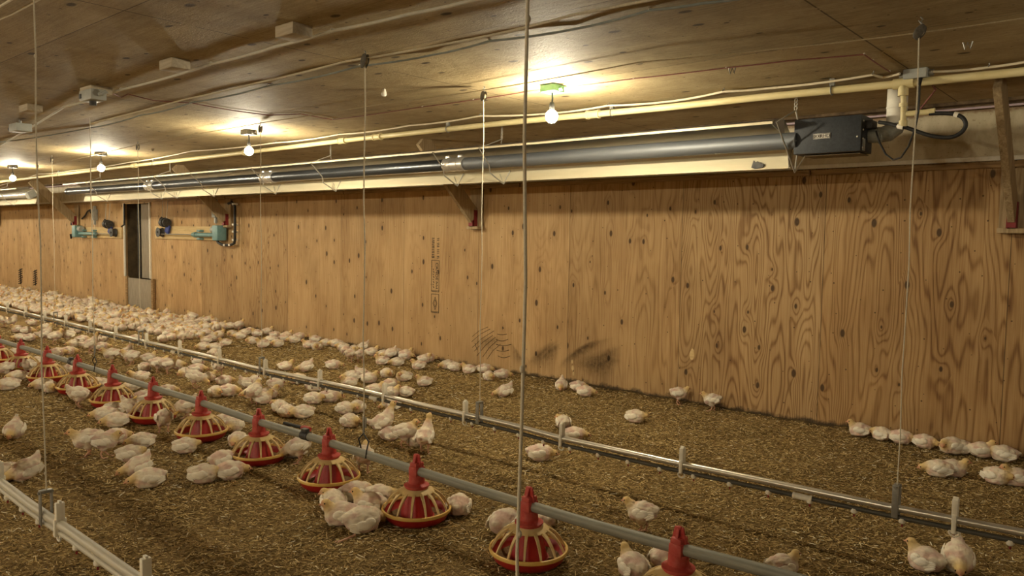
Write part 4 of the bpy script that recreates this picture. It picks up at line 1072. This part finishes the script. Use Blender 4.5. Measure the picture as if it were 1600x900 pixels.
def body_mesh(kind, seed, voxel):
    E_, nb, hd, dv, h, c, R = pose_parts(kind)
    mb = MB()
    for q, r, rot in E_: mb.ell(q, r, 14, 10, rot)
    # face pushes forward a little towards the beak
    mb.ell(hd + dv * .012, (.013, .013, .013), 10, 8)
    me = mb.mesh('tmp', M_['down']); o = bpy.data.objects.new('tmp', me); COL.objects.link(o)
    m = o.modifiers.new('r', 'REMESH'); m.mode = 'VOXEL'; m.voxel_size = voxel; m.use_smooth_shade = True
    s = o.modifiers.new('s', 'SMOOTH'); s.factor = .5; s.iterations = 3 if voxel < .006 else 1
    dg = bpy.context.evaluated_depsgraph_get()
    out = bpy.data.meshes.new_from_object(o.evaluated_get(dg)); bpy.data.objects.remove(o); bpy.data.meshes.remove(me)
    out.name = 'chick'; n = len(out.vertices)
    co = np.empty(n * 3); out.vertices.foreach_get('co', co); co = co.reshape(-1, 3)
    no = np.empty(n * 3); out.vertices.foreach_get('normal', no); no = no.reshape(-1, 3)
    col = np.ones((n, 4), np.float32)
    white = np.array((.82, .73, .59)); yel = np.array((.70, .50, .19)); pink = np.array((.60, .385, .325)); face = np.array((.66, .33, .22)); red = np.array((.60, .26, .17))
    for i in range(n):
        p = V(co[i]); q = p + V((seed * 3.1, seed * 1.7, 0))
        dh = (p - hd).length
        f = (.5 - abs(mnoise.noise(V((q.x * 22, q.y * 48, q.z * 48))))) * .9 + mnoise.noise(V((q.x * 60, q.y * 150, q.z * 150))) * .45
        amp = .0052 if dh > .03 else .0012
        if kind in ('walk',): amp *= 1.3
        co[i] += no[i] * (f * amp)
        k = mnoise.noise(V((q.x * 24, q.y * 24, q.z * 30)))
        a = white * (.90 + .16 * f)
        side = max(0, 1 - abs(p.z - (.030 + h)) / .030) if p.x < .06 else 0
        pk = max(0, min(1, (k * 2.2 + .10 + .75 * side)))
        a = a * (1 - .75 * pk) + pink * (.75 * pk)
        ny = max(0, min(1, 1.5 - dh / .042)); a = a * (1 - ny * .85) + yel * ny * .85
        t = (p - hd).dot(dv); lat = (p - hd - dv * t).length
        if t > .006 and dh < .032:
            g = max(0, min(1, (t - .006) / .012)); a = a * (1 - g * .75) + face * g * .75
        col[i, :3] = np.clip(a, 0, 1)
    lo = co[:, 2].min()
    if h == 0: lo = co[:, 2].min(); co[:, 2] -= lo
    out.vertices.foreach_set('co', co.ravel())
    at = out.attributes.new('plumage', 'FLOAT_COLOR', 'POINT'); at.data.foreach_set('color', col.ravel())
    out.materials.clear(); out.materials.append(M_['down']); out.update()
    return out, (hd - V((0, 0, lo if h == 0 else 0)), dv, h, c - V((0, 0, lo if h == 0 else 0)), R)

def wing_mb(s, c, R, kind, mb=None):
    """folded wing on side s: three overlapping lobes and feather tips"""
    mb = mb or MB()
    droop = .012 if kind in ('flat', 'tail') else 0.0
    def put(x, y, z, r, ang, yaw=.0):
        rot = R @ Matrix.Rotation(s * yaw, 3, 'Z') @ Matrix.Rotation(ang, 3, 'Y')
        mb.ell(c + R @ V((x, s * y, z - droop)), r, 12, 8, rot)
    w = .051 if kind in ('stand', 'tall', 'peck', 'walk') else .056
    put(.016, w - .002, .014, (.028, .011, .021), .30, -.14)
    put(-.012, w + .002, .006, (.036, .009, .021), .20, .05)
    for k in range(4):
        put(-.040 - .004 * k, w - .002 + .0012 * k, .012 - .0085 * k, (.034 - .003 * k, .0038, .0065), .10 + .10 * k, .14)
    return mb

def leg_mb(s, kind, mb=None):
    mb = mb or MB(); dx = .016 * s if kind in ('walk', 'stand', 'tall') else .004 * s
    hip = V((.002, s * .026, .068)); knee = V((-.012 + dx * .5, s * .027, .034)); ank = V((.004 + dx, s * .028, .007))
    mb.tube([hip, knee, ank], [.010, .0055, .0042], 8)
    for a in (-.5, 0, .5): mb.tube([ank, ank + V((.018 * math.cos(a), .018 * math.sin(a), -.003)), ank + V((.034 * math.cos(a), .034 * math.sin(a), -.005))], [.004, .0032, .0018], 6)
    mb.tube([ank, ank + V((-.014, 0, -.004))], [.0035, .002], 6)
    return mb
def head_mb(hd, dv):
    side = dv.cross(V((0, 0, 1))).normalized(); up = side.cross(dv)
    bk = MB(); tip = hd + dv * .0345 - up * .004; base = hd + dv * .019 - up * .0015
    bk.tube([base, base + dv * .008, tip], [.0062, .0045, .0008], 8)
    eyes = []
    for s in (-1, 1):
        m = MB(); m.ell(hd + dv * .0095 + side * (s * .0175) + up * .005, (.0036, .0036, .0038), 8, 6); eyes.append(m)
    return bk, eyes
STANDERS = ('stand', 'tall', 'peck', 'walk')
PROTO = {}
def proto(kind, var):
    if (kind, var) in PROTO: return PROTO[(kind, var)]
    me, (hd, dv, h, c, R) = body_mesh(kind, hash(kind) % 0 if False else (len(PROTO) + 1), .0048)
    ch = []
    for s in (-1, 1): ch.append(('wing', wing_mb(s, c, R, kind).mesh('wing', M_['wingf'])))
    if kind in STANDERS:
        for s in (-1, 1): ch.append(('leg', leg_mb(s, kind).mesh('leg', M_['leg'])))
    elif kind == 'flat':
        mb = MB(); a = V((-.05, -.055, .012)); b = V((-.115, -.075, .008))
        mb.tube([a, b], [.006, .004], 7)
        for q in (-.4, 0, .4): mb.tube([b, b + V((-.03 * math.cos(q), -.03 * math.sin(q) - .004, 0))], [.0035, .0018], 6)
        ch.append(('leg', mb.mesh('leg', M_['leg'])))
    bk, ey = head_mb(hd, dv)
    ch.append(('beak', bk.mesh('beak', M_['beak'])))
    for m in ey: ch.append(('eye', m.mesh('eye', M_['eye'])))
    PROTO[(kind, var)] = (me, ch); return PROTO[(kind, var)]
FAR = {}
def far_mesh(kind):
    if kind in FAR: return FAR[kind]
    me, (hd, dv, h, c, R) = body_mesh(kind, 20 + len(FAR), .0085)
    mb = MB()
    for s in (-1, 1): wing_mb(s, c, R, kind, mb)
    if kind in STANDERS:
        mb.k = 1
        for s in (-1, 1): leg_mb(s, kind, mb)
    wm = mb.mesh('w', [M_['wingf'], M_['leg']])
    bm = bmesh.new(); bm.from_mesh(me)
    n0 = len(bm.faces); bm.from_mesh(wm); bm.faces.ensure_lookup_table()
    for f in bm.faces[n0:]: f.material_index += 1
    bm.to_mesh(me); bm.free(); me.materials.append(M_['wingf']); me.materials.append(M_['leg'])
    FAR[kind] = me; return me

PLACED = []
def place(u, v, kind, d, label, scale=1.0, group=None, parts=True, var=0):
    p = UZ(u, v, 0); away = V((p.x, p.y, 0)).normalized()
    q = p + away * (.035 if kind not in STANDERS else .01)
    if q.y > WY - .12: q.y = WY - .12
    for i in range(12):                                   # keep clear of the feeder pans
        e = V((q.x - (XF - SF * i), q.y - YF, 0)); need = .235 if kind not in STANDERS else .225
        if 0 < e.length < need: e = e.normalized() * need; q.x = XF - SF * i + e.x; q.y = YF + e.y
    ang = math.atan2(away.y, away.x) - PI / 2 + math.radians(d)
    z = noise_h(q.x, q.y) + .002
    PLACED.append((q.x, q.y))
    if parts:
        me, ch = proto(kind, var)
        o = bpy.data.objects.new('chick', me); COL.objects.link(o)
        for nm, m in ch:
            c = bpy.data.objects.new(nm, m); COL.objects.link(c); c.parent = o
    else:
        o = bpy.data.objects.new('chick', far_mesh(kind)); COL.objects.link(o)
    o.location = (q.x, q.y, z); o.rotation_euler = (0, 0, ang); o.scale = (scale,) * 3
    tag(o, label, 'chick', group)
    return o

# --- hand-placed chicks: (u, v, pose, heading in the picture [0 right, 90 away, 180 left, 270 towards us], scale, label)
G_R = 'chicks resting along the wall foot at the right'
NEAR = [
 (1345, 683, 'up', 175, .98, 'leftmost chick of the row at the right wall foot, white wing raised', G_R),
 (1381, 688, 'tuck', 150, .95, 'second chick from the left in the row at the right wall foot', G_R),
 (1412, 692, 'low', 350, .98, 'chick with its head low behind the far right rope', G_R),
 (1450, 697, 'low', 340, .95, 'chick facing right, just right of the far right rope by the wall', G_R),
 (1487, 711, 'tuck', 215, 1.12, 'plump chick with head bent left in the right wall row', G_R),
 (1512, 703, 'low', 190, .9, 'chick peeping out between two others in the right wall row', G_R),
 (1536, 713, 'up', 15, 1.0, 'chick with raised head, second from the right end of the wall row', G_R),
 (1573, 718, 'low', 175, 1.05, 'chick at the right end of the wall row, tail to the right', G_R),
 (1466, 746, 'low', 190, 1.02, 'chick facing left in the pair lying before the right wall row', None),
 (1488, 745, 'up', 350, 1.02, 'chick facing right in the pair lying before the right wall row', None),
 (1556, 758, 'tuck', 320, 1.0, 'chick with bowed head near the right edge, left of the cut one', None),
 (1588, 761, 'up', 200, 1.05, 'chick cut by the right frame edge beyond the water line', None),
 (1446, 895, 'up', 150, 1.02, 'chick looking left at the bottom right corner, below the water line', None),
 (1496, 897, 'tail', 275, 1.05, 'chick facing us with tail high at the bottom right corner', None),
 (1003, 834, 'walk', 165, .98, 'fluffy chick standing alone behind the feed pipe', None),
 (988, 905, 'up', 120, 1.0, 'chick left of the nearest feeder at the bottom edge', None),
 (1036, 890, 'low', 60, .9, 'chick hidden behind the nearest red feeder', None),
 (1222, 905, 'up', 30, .9, 'chick behind the pipe at the bottom, only its yellow head showing', None),
 (843, 721, 'low', 0, 1.05, 'chick lying right of the near rope, facing right, this side of the water line', None),
 (897, 689, 'low', 0, 1.0, 'chick behind the water line right of a white clip, facing right', None),
 (880, 668, 'back', 100, .95, 'chick seen from behind above a white clip of the water line', None),
 (993, 661, 'tuck', 330, 1.02, 'lone chick lying on open litter between water line and wall', None),
 (877, 610, 'tail', 265, .95, 'chick with upright tail, left of a pair near the wall', None),
 (903, 612, 'low', 350, .95, 'rear chick of the pair lying near the middle wall foot', None),
 (914, 620, 'low', 350, .98, 'front chick of the pair lying near the middle wall foot', None),
 (1067, 632, 'walk', 10, .95, 'chick walking right along the wall foot, right of centre', None),
 (1116, 642, 'walk', 170, .95, 'chick walking left along the wall foot, right of centre', None),
 (788, 621, 'tail', 200, 1.0, 'chick with tail up on open litter below the soot marks', None),
 # front of the feeders
 (40, 752, 'tail', 205, 1.08, 'chick bending down by the corner water line, tail up', None),
 (12, 752, 'low', 230, 1.0, 'chick half hidden by the corner water line at the left edge', None),
 (22, 686, 'tail', 255, 1.05, 'lone chick seen at the left edge, tail pointing up', None),
 (137, 714, 'walk', 185, 1.12, 'ruffled chick walking left in the open litter before the feeders', None),
 (164, 715, 'walk', 350, 1.0, 'ruffled chick walking right beside another in the open litter', None),
 (180, 694, 'low', 20, 1.05, 'chick lying behind the two walking chicks', None),
 (222, 701, 'low', 190, 1.02, 'chick facing left at the back of the four lying in a file', None),
 (203, 722, 'tuck', 350, 1.0, 'chick facing right, second of the four lying in a file', None),
 (215, 743, 'tail', 200, 1.0, 'chick facing left with raised tail, third of the four in a file', None),
 (233, 762, 'low', 190, 1.08, 'chick with a yellow neck, nearest of the four in a file', None),
 (290, 710, 'tuck', 340, 1.0, 'lone chick just below the sixth feeder', None),
 (318, 757, 'tuck', 340, 1.06, 'front left chick of the trio near the fifth feeder', None),
 (359, 752, 'low', 10, 1.06, 'front right chick of the trio near the fifth feeder', None),
 (354, 731, 'low', 30, 1.0, 'rear chick of the trio near the fifth feeder', None),
 (372, 700, 'low', 250, 1.0, 'chick tucked against the left side of the fifth feeder', None),
 (467, 724, 'peck', 170, 1.05, 'chick standing between the fourth and fifth feeders', None),
 (451, 718, 'low', 190, .95, 'chick lying behind the standing one, beside the fifth feeder', None),
 (568, 740, 'walk', 80, 1.05, 'chick standing at the right side of the fourth feeder', None),
 (521, 799, 'back', 100, 1.1, 'leftmost chick of the huddle beside the third feeder, facing away', None),
 (556, 786, 'low', 10, 1.1, 'topmost chick of the huddle beside the third feeder', None),
 (592, 790, 'tuck', 340, 1.05, 'chick of the huddle nearest the third feeder, head tucked', None),
 (533, 822, 'up', 185, 1.1, 'yellow-headed chick facing left at the front of the huddle', None),
 (577, 806, 'up', 160, 1.1, 'chick in the middle of the huddle beside the third feeder', None),
 (566, 834, 'flat', 20, 1.18, 'front chick of the huddle, lying on its side with legs out', None),
 (712, 808, 'low', 80, 1.05, 'chick resting at the right side of the third feeder', None),
 (788, 838, 'low', 60, 1.15, 'chick pressing in at the left side of the second feeder', None),
 (853, 826, 'low', 100, .95, 'chick hidden behind the second feeder', None),
 # between feed pipe and water line, right to left
 (597, 684, 'tall', 20, 1.08, 'chick stretching its neck up to a nipple of the water line', None),
 (609, 690, 'low', 30, .95, 'chick lying between the two tall standing chicks', None),
 (632, 700, 'stand', 350, 1.05, 'chick standing alert, right of the neck-stretching one', None),
 (652, 700, 'up', 70, .95, 'chick lying behind the rightmost standing chick', None),
 (664, 709, 'tall', 70, 1.05, 'rightmost standing chick by the water line, seen from behind', None),
 (612, 641, 'flat', 185, .98, 'chick lying flat under the water line with a leg stretched out', None),
 (540, 648, 'tuck', 320, 1.0, 'rear left chick of the trio right of the pipe stub', None),
 (558, 646, 'tuck', 250, 1.0, 'rear right chick of the trio right of the pipe stub', None),
 (547, 668, 'tuck', 300, 1.0, 'front chick of the trio beside the hanging rope', None),
 (490, 633, 'tuck', 330, 1.0, 'left chick of the pair under the middle of the water line', None),
 (516, 630, 'low', 345, 1.08, 'right chick of the pair under the middle of the water line', None),
 (437, 645, 'back', 120, 1.0, 'leftmost of the three chicks in a chain above the pipe stub', None),
 (449, 652, 'tuck', 300, 1.0, 'middle of the three chicks in a chain above the pipe stub', None),
 (474, 654, 'low', 190, 1.05, 'rightmost of the three chicks in a chain above the pipe stub', None),
 (491, 613, 'low', 10, .98, 'chick lying just under the water line with only its back lit', None),
 (386, 608, 'tail', 20, .98, 'tail-up chick at the left of the five-chick cluster', None),
 (398, 604, 'back', 60, .98, 'rear chick of the five-chick cluster right of the seventh feeder', None),
 (397, 632, 'stand', 60, 1.08, 'standing chick of the five-chick cluster, towering over the rest', None),
 (411, 632, 'up', 10, 1.0, 'front right chick of the five-chick cluster', None),
 (420, 624, 'up', 5, 1.0, 'yellow-headed chick at the right of the five-chick cluster', None),
 (431, 618, 'walk', 30, 1.0, 'ruffled chick standing behind the five-chick cluster', None),
 (337, 620, 'tuck', 280, 1.0, 'front left chick of the trio by the feed pipe shadow', None),
 (357, 619, 'low', 345, 1.05, 'right chick of the trio by the feed pipe shadow', None),
 (350, 603, 'low', 20, .95, 'rear chick of the trio by the feed pipe shadow', None),
 (305, 606, 'peck', 340, 1.05, 'pecking chick with a stretched neck, left of the small seated one', None),
 (326, 598, 'up', 350, .9, 'small seated chick behind the pecking one', None),
 (341, 590, 'walk', 110, 1.1, 'ruffled chick walking away under the water line', None),
 (289, 590, 'low', 230, .95, 'chick lying at the back left of the pecking one', None),
 (308, 583, 'low', 345, 1.0, 'chick facing right at the back of the feeding group', None),
 (311, 571, 'low', 350, .95, 'chick lying right under the water line at the back', None),
 (278, 577, 'tuck', 310, 1.0, 'chick with tucked head, right of the blurred walkers', None),
 (262, 584, 'walk', 20, 1.05, 'right one of the two chicks walking together', None),
 (247, 583, 'walk', 10, 1.05, 'left one of the two chicks walking together', None),
 (226, 582, 'low', 100, 1.0, 'round chick seen from behind, left of the two walking together', None),
 (232, 566, 'up', 10, 1.0, 'chick looking right behind the round one', None),
 (205, 571, 'walk', 170, 1.05, 'ruffled chick standing above the tenth clip', None),
 (197, 565, 'tall', 20, .98, 'chick with raised neck among the ruffled walkers', None),
 (174, 567, 'walk', 185, 1.05, 'ruffled chick standing left in the walkers', None),
 (219, 607, 'walk', 180, 1.02, 'chick dashing left, just behind the feed pipe', None),
 (206, 612, 'low', 200, .92, 'chick lying behind the pipe, left of the dashing one', None),
 (262, 618, 'low', 345, .95, 'chick behind the pipe, right of the seventh feeder', None),
 (392, 622, 'low', 200, .9, 'chick lying behind the standing chick of the cluster', None),
]
NEAR += [
 # round the far feeders
 (256, 677, 'peck', 95, 1.08, 'chick standing before the seventh feeder, back to us', None),
 (206, 655, 'peck', 330, 1.0, 'chick feeding at the left side of the seventh feeder', None),
 (216, 632, 'low', 20, 1.05, 'chick lying behind, between the seventh and eighth feeders', None),
 (290, 655, 'peck', 200, 1.05, 'chick feeding between the sixth and seventh feeders', None),
 (348, 668, 'low', 160, .95, 'chick behind the sixth feeder at its right', None),
 (365, 677, 'low', 250, 1.05, 'chick between the fifth and sixth feeders, behind the pan', None),
 (183, 668, 'low', 185, 1.08, 'front chick facing left below the eighth feeder', None),
 (176, 650, 'flat', 200, 1.0, 'chick lying under the rim of the eighth feeder', None),
 (165, 658, 'low', 170, 1.05, 'rear chick of the pair below the eighth feeder', None),
 (123, 637, 'peck', 20, 1.1, 'chick standing between the eighth and ninth feeders, feeding right', None),
 (143, 611, 'low', 200, 1.0, 'chick at the right rim of the ninth feeder', None),
 (157, 612, 'low', 185, 1.0, 'chick lying behind the eighth feeder at its left', None),
 (80, 615, 'tuck', 270, 1.0, 'front right chick of the pair before the tenth feeder', None),
 (66, 609, 'low', 200, 1.0, 'rear left chick of the pair before the tenth feeder', None),
 (80, 597, 'peck', 200, 1.05, 'chick feeding at the right of the tenth feeder', None),
 (105, 590, 'low', 190, 1.05, 'chick behind the ninth feeder, left of its cap', None),
 (36, 583, 'peck', 60, 1.05, 'chick feeding at the front of the eleventh feeder', None),
 (58, 573, 'low', 200, 1.0, 'chick between the tenth and eleventh feeders', None),
 (14, 610, 'low', 190, 1.1, 'plump chick at the left edge before the feeders', None),
 (28, 596, 'low', 190, 1.0, 'chick just above the plump one at the left edge', None),
 (9, 590, 'walk', 200, 1.0, 'chick standing at the left edge beside the twelfth feeder', None),
 (90, 557, 'low', 350, 1.0, 'left chick of the pair lying above the ninth feeder cap', None),
 (107, 554, 'low', 350, 1.0, 'right chick of the pair lying above the ninth feeder cap', None),
 (24, 558, 'low', 170, .95, 'chick behind the eleventh feeder beside the pipe', None),
 # row between feed pipe and water line at the far left
 (70, 536, 'tall', 10, 1.05, 'neck-stretching chick drinking at the far left water line', None),
 (86, 538, 'stand', 350, 1.05, 'chick standing right of the far left drinker', None),
 (106, 536, 'stand', 190, 1.05, 'chick standing opposite the far left drinkers', None),
 (141, 552, 'tall', 10, 1.05, 'tall-necked chick standing before the far feed bail', None),
 (118, 543, 'low', 190, 1.0, 'left chick of the heap beside the tall-necked one', None),
 (129, 537, 'low', 345, 1.0, 'rear chick of the heap beside the tall-necked one', None),
 (159, 548, 'low', 350, 1.0, 'chick lying right of the tall-necked one', None),
 (160, 535, 'up', 100, .95, 'chick under the water line beside the far feed rope', None),
 (47, 534, 'low', 350, 1.0, 'chick lying right of the eleventh feeder cap, beyond the pipe', None),
 (32, 534, 'low', 185, 1.0, 'chick lying left of its neighbour, beyond the eleventh feeder cap', None),
 (42, 522, 'low', 345, 1.0, 'chick under the far left of the water line, facing right', None),
 (27, 520, 'up', 200, 1.0, 'chick under the far left of the water line, facing left', None),
 (18, 513, 'tall', 20, 1.0, 'tall chick at the far left beneath the water line', None),
 (6, 511, 'stand', 180, 1.0, 'standing chick cut by the left edge under the water line', None),
 (118, 521, 'up', 20, .98, 'chick right behind the water line clip at far left', None),
 (50, 509, 'low', 10, .98, 'chick lying under the water line left of the first rope', None),
 (72, 516, 'low', 190, .98, 'chick lying under the water line right of the first rope', None),
 (212, 534, 'low', 350, .95, 'chick on the litter just below the fourth bracket', None),
]
# the thin string of chicks along the wall foot and the loose groups in front of it
WSTR = [(700, 577, 'low', 200), (711, 580, 'tuck', 330), (733, 583, 'up', 170), (757, 583, 'low', 350), (764, 596, 'tuck', 280), (785, 593, 'low', 350)]
G_W = 'chicks strung along the wall foot'
STR = [(510, 541, 'low', 190), (525, 543, 'low', 185), (535, 548, 'tuck', 170), (541, 554, 'low', 60), (547, 566, 'walk', 60), (553, 552, 'tuck', 300), (563, 567, 'walk', 80), (571, 549, 'tail', 170),
       (581, 557, 'up', 10), (597, 571, 'up', 180), (600, 560, 'low', 160), (609, 561, 'tail', 190), (621, 573, 'low', 190), (622, 558, 'low', 350), (634, 563, 'low', 340), (641, 560, 'up', 10),
       (654, 577, 'up', 180), (663, 568, 'up', 350), (670, 567, 'low', 5),
       (492, 537, 'up', 170), (495, 547, 'tuck', 250), (482, 544, 'up', 185), (470, 532, 'low', 350), (460, 536, 'low', 190), (448, 530, 'up', 20), (433, 543, 'tuck', 200), (445, 534, 'low', 10), (411, 544, 'up', 185),
       (424, 536, 'low', 160), (394, 538, 'tuck', 190), (402, 527, 'up', 175), (418, 524, 'up', 15), (430, 528, 'low', 345), (383, 524, 'low', 190), (373, 517, 'stand', 20), (390, 514, 'up', 30), (362, 527, 'tuck', 220),
       (376, 530, 'low', 180), (390, 523, 'low', 10), (360, 514, 'low', 190), (346, 514, 'up', 30)]
MID = [(604, 592, 'tuck', 275, 'chick like a round mound, seen front on, above the middle of the water line'), (631, 597, 'back', 190, 'chick looking back over its shoulder, right of the round mound'),
       (663, 604, 'up', 185, 'chick facing left, rightmost on open litter beyond the water line'), (446, 581, 'up', 0, 'chick facing right, alone right of the second bracket'),
       (478, 582, 'tail', 195, 'tail-up chick pecking left beyond the water line'), (521, 578, 'low', 345, 'chick with head down facing right beyond the water line'),
       (464, 600, 'tuck', 200, 'chick right behind a white clip, beyond the water line'), (545, 607, 'up', 190, 'front left chick of the heap beside the hanging rope, beyond the water line'),
       (551, 596, 'low', 180, 'rear left chick of the heap beside the hanging rope, beyond the water line'), (566, 594, 'tail', 10, 'tail-up chick of the heap beside the hanging rope'),
       (577, 601, 'up', 350, 'rightmost chick of the heap beside the hanging rope, beyond the water line'), (609, 610, 'low', 30, 'rear chick of the trio by the water line coupling'),
       (611, 622, 'up', 350, 'front chick of the trio by the water line coupling'), (634, 621, 'low', 170, 'right chick of the trio by the water line coupling'), (586, 618, 'up', 5, 'chick behind the water line, only its yellow head above the pipe'),
       (254, 536, 'tuck', 100, 'left chick of the group behind the water line, left of the third clip'), (268, 533, 'low', 340, 'middle chick of the group behind the water line'), (285, 536, 'walk', 200, 'tallest chick of the group behind the water line, by the clip'),
       (319, 547, 'low', 190, 'left front chick of the cluster above the clip at the water line'), (337, 548, 'low', 170, 'right front chick of the cluster above the clip at the water line'), (331, 535, 'up', 30, 'rear chick of the cluster above the clip, head up'),
       (352, 541, 'up', 185, 'rightmost chick of the cluster above the clip, facing left'), (322, 537, 'up', 190, 'left rear chick of the cluster above the clip'), (342, 528, 'up', 20, 'small chick behind the cluster above the clip'),
       (334, 560, 'back', 60, 'chick hidden behind the water line, only its tail showing')]
for k, (u, v, kd, d, s, lb, gr) in enumerate(NEAR): place(u, v, kd, d, lb, s, gr)
for (u, v, kd, d, lb) in MID: place(u, v, kd, d, lb, rnd.uniform(.95, 1.04))
ordn = ['first', 'second', 'third', 'fourth', 'fifth', 'sixth', 'seventh', 'eighth', 'ninth', 'tenth', 'eleventh', 'twelfth', 'thirteenth', 'fourteenth', 'fifteenth', 'sixteenth', 'seventeenth', 'eighteenth', 'nineteenth', 'twentieth']
def word(n):
    return ordn[n - 1] if n <= 20 else (['twenty', 'thirty', 'forty'][n // 10 - 2] + '-' + ordn[n % 10 - 1] if n % 10 else {30: 'thirtieth', 40: 'fortieth'}[n])
desc = {'up': 'chick with raised head', 'low': 'chick with lowered head', 'tuck': 'chick with tucked head', 'tail': 'chick with raised tail', 'walk': 'ruffled chick', 'back': 'chick turned away', 'stand': 'standing chick', 'tall': 'tall chick'}
def facing(d): return 'facing left' if 120 < d < 245 else ('facing away' if 45 < d <= 120 else ('facing us' if 245 <= d < 300 else 'facing right'))
al = sorted(WSTR + STR, key=lambda q: -q[0])
for i, (u, v, kd, d) in enumerate(al):
    place(u, v, kd, d, f'{desc[kd]} {facing(d)}, {word(i + 1)} from right in the string at the wall foot', rnd.uniform(.93, 1.03), G_W, parts=True)

# --- the dense crowd at the far left, between water line and wall
def inside(u, v, poly):
    c = False; n = len(poly)
    for i in range(n):
        (x1, y1), (x2, y2) = poly[i], poly[(i + 1) % n]
        if (y1 > v) != (y2 > v) and u < (x2 - x1) * (v - y1) / (y2 - y1) + x1: c = not c
    return c
POLY = [(-60, 440), (0, 446), (240, 484), (345, 506), (348, 516), (322, 524), (300, 528), (250, 522), (205, 513), (165, 517), (150, 505), (100, 496), (0, 474), (-60, 462)]
cand = []
tries = 0
grid = {}
def free(x, y, r):
    gx, gy = int(x / .2), int(y / .2)
    for a in range(gx - 1, gx + 2):
        for b in range(gy - 1, gy + 2):
            for (px, py) in grid.get((a, b), ()):
                if (px - x) ** 2 + (py - y) ** 2 < r * r: return False
    return True
for (px, py) in PLACED: grid.setdefault((int(px / .2), int(py / .2)), []).append((px, py))
while tries < 60000:
    tries += 1
    x = rnd.uniform(-27, -9.6); y = rnd.uniform(3.9, WY - .15)
    p = PX((x, y, .03))
    if not inside(p[0], p[1], POLY): continue
    if not free(x, y, .128): continue
    grid.setdefault((int(x / .2), int(y / .2)), []).append((x, y)); cand.append((x, y))
cand.sort(key=lambda q: q[0] ** 2 + q[1] ** 2)
kinds = ['low'] * 5 + ['tuck'] * 4 + ['up'] * 6 + ['back', 'tail', 'stand', 'low', 'walk']
NIND = 150
LB = 'white chick packed into the dense resting crowd between water line and wall at far left'
rest = []
for i, (x, y) in enumerate(cand):
    kd = rnd.choice(kinds); a = rnd.uniform(0, 2 * PI); s = rnd.uniform(.90, 1.06)
    if i < NIND:
        o = bpy.data.objects.new('chick', far_mesh(kd)); COL.objects.link(o)
        o.location = (x, y, noise_h(x, y)); o.rotation_euler = (0, 0, a); o.scale = (s, s, s)
        tag(o, LB, 'chick', 'chicks in the dense crowd')
    else: rest.append((kd, x, y, a, s))
if rest:
    bm = bmesh.new()
    for kd, x, y, a, s in rest:
        m = far_mesh(kd).copy(); m.transform(Matrix.Translation((x, y, noise_h(x, y))) @ Matrix.Rotation(a, 4, 'Z') @ Matrix.Scale(s, 4)); bm.from_mesh(m); bpy.data.meshes.remove(m)
    me = bpy.data.meshes.new('chick_crowd'); bm.to_mesh(me); bm.free()
    for m in (M_['down'], M_['wingf'], M_['leg']): me.materials.append(m)
    o = bpy.data.objects.new('chick_crowd', me); COL.objects.link(o)
    tag(o, 'farthest part of the white chick crowd along the wall at the left edge', 'chicks', kind='stuff')
print('chicks: crowd', len(cand), 'placed', len(PLACED))
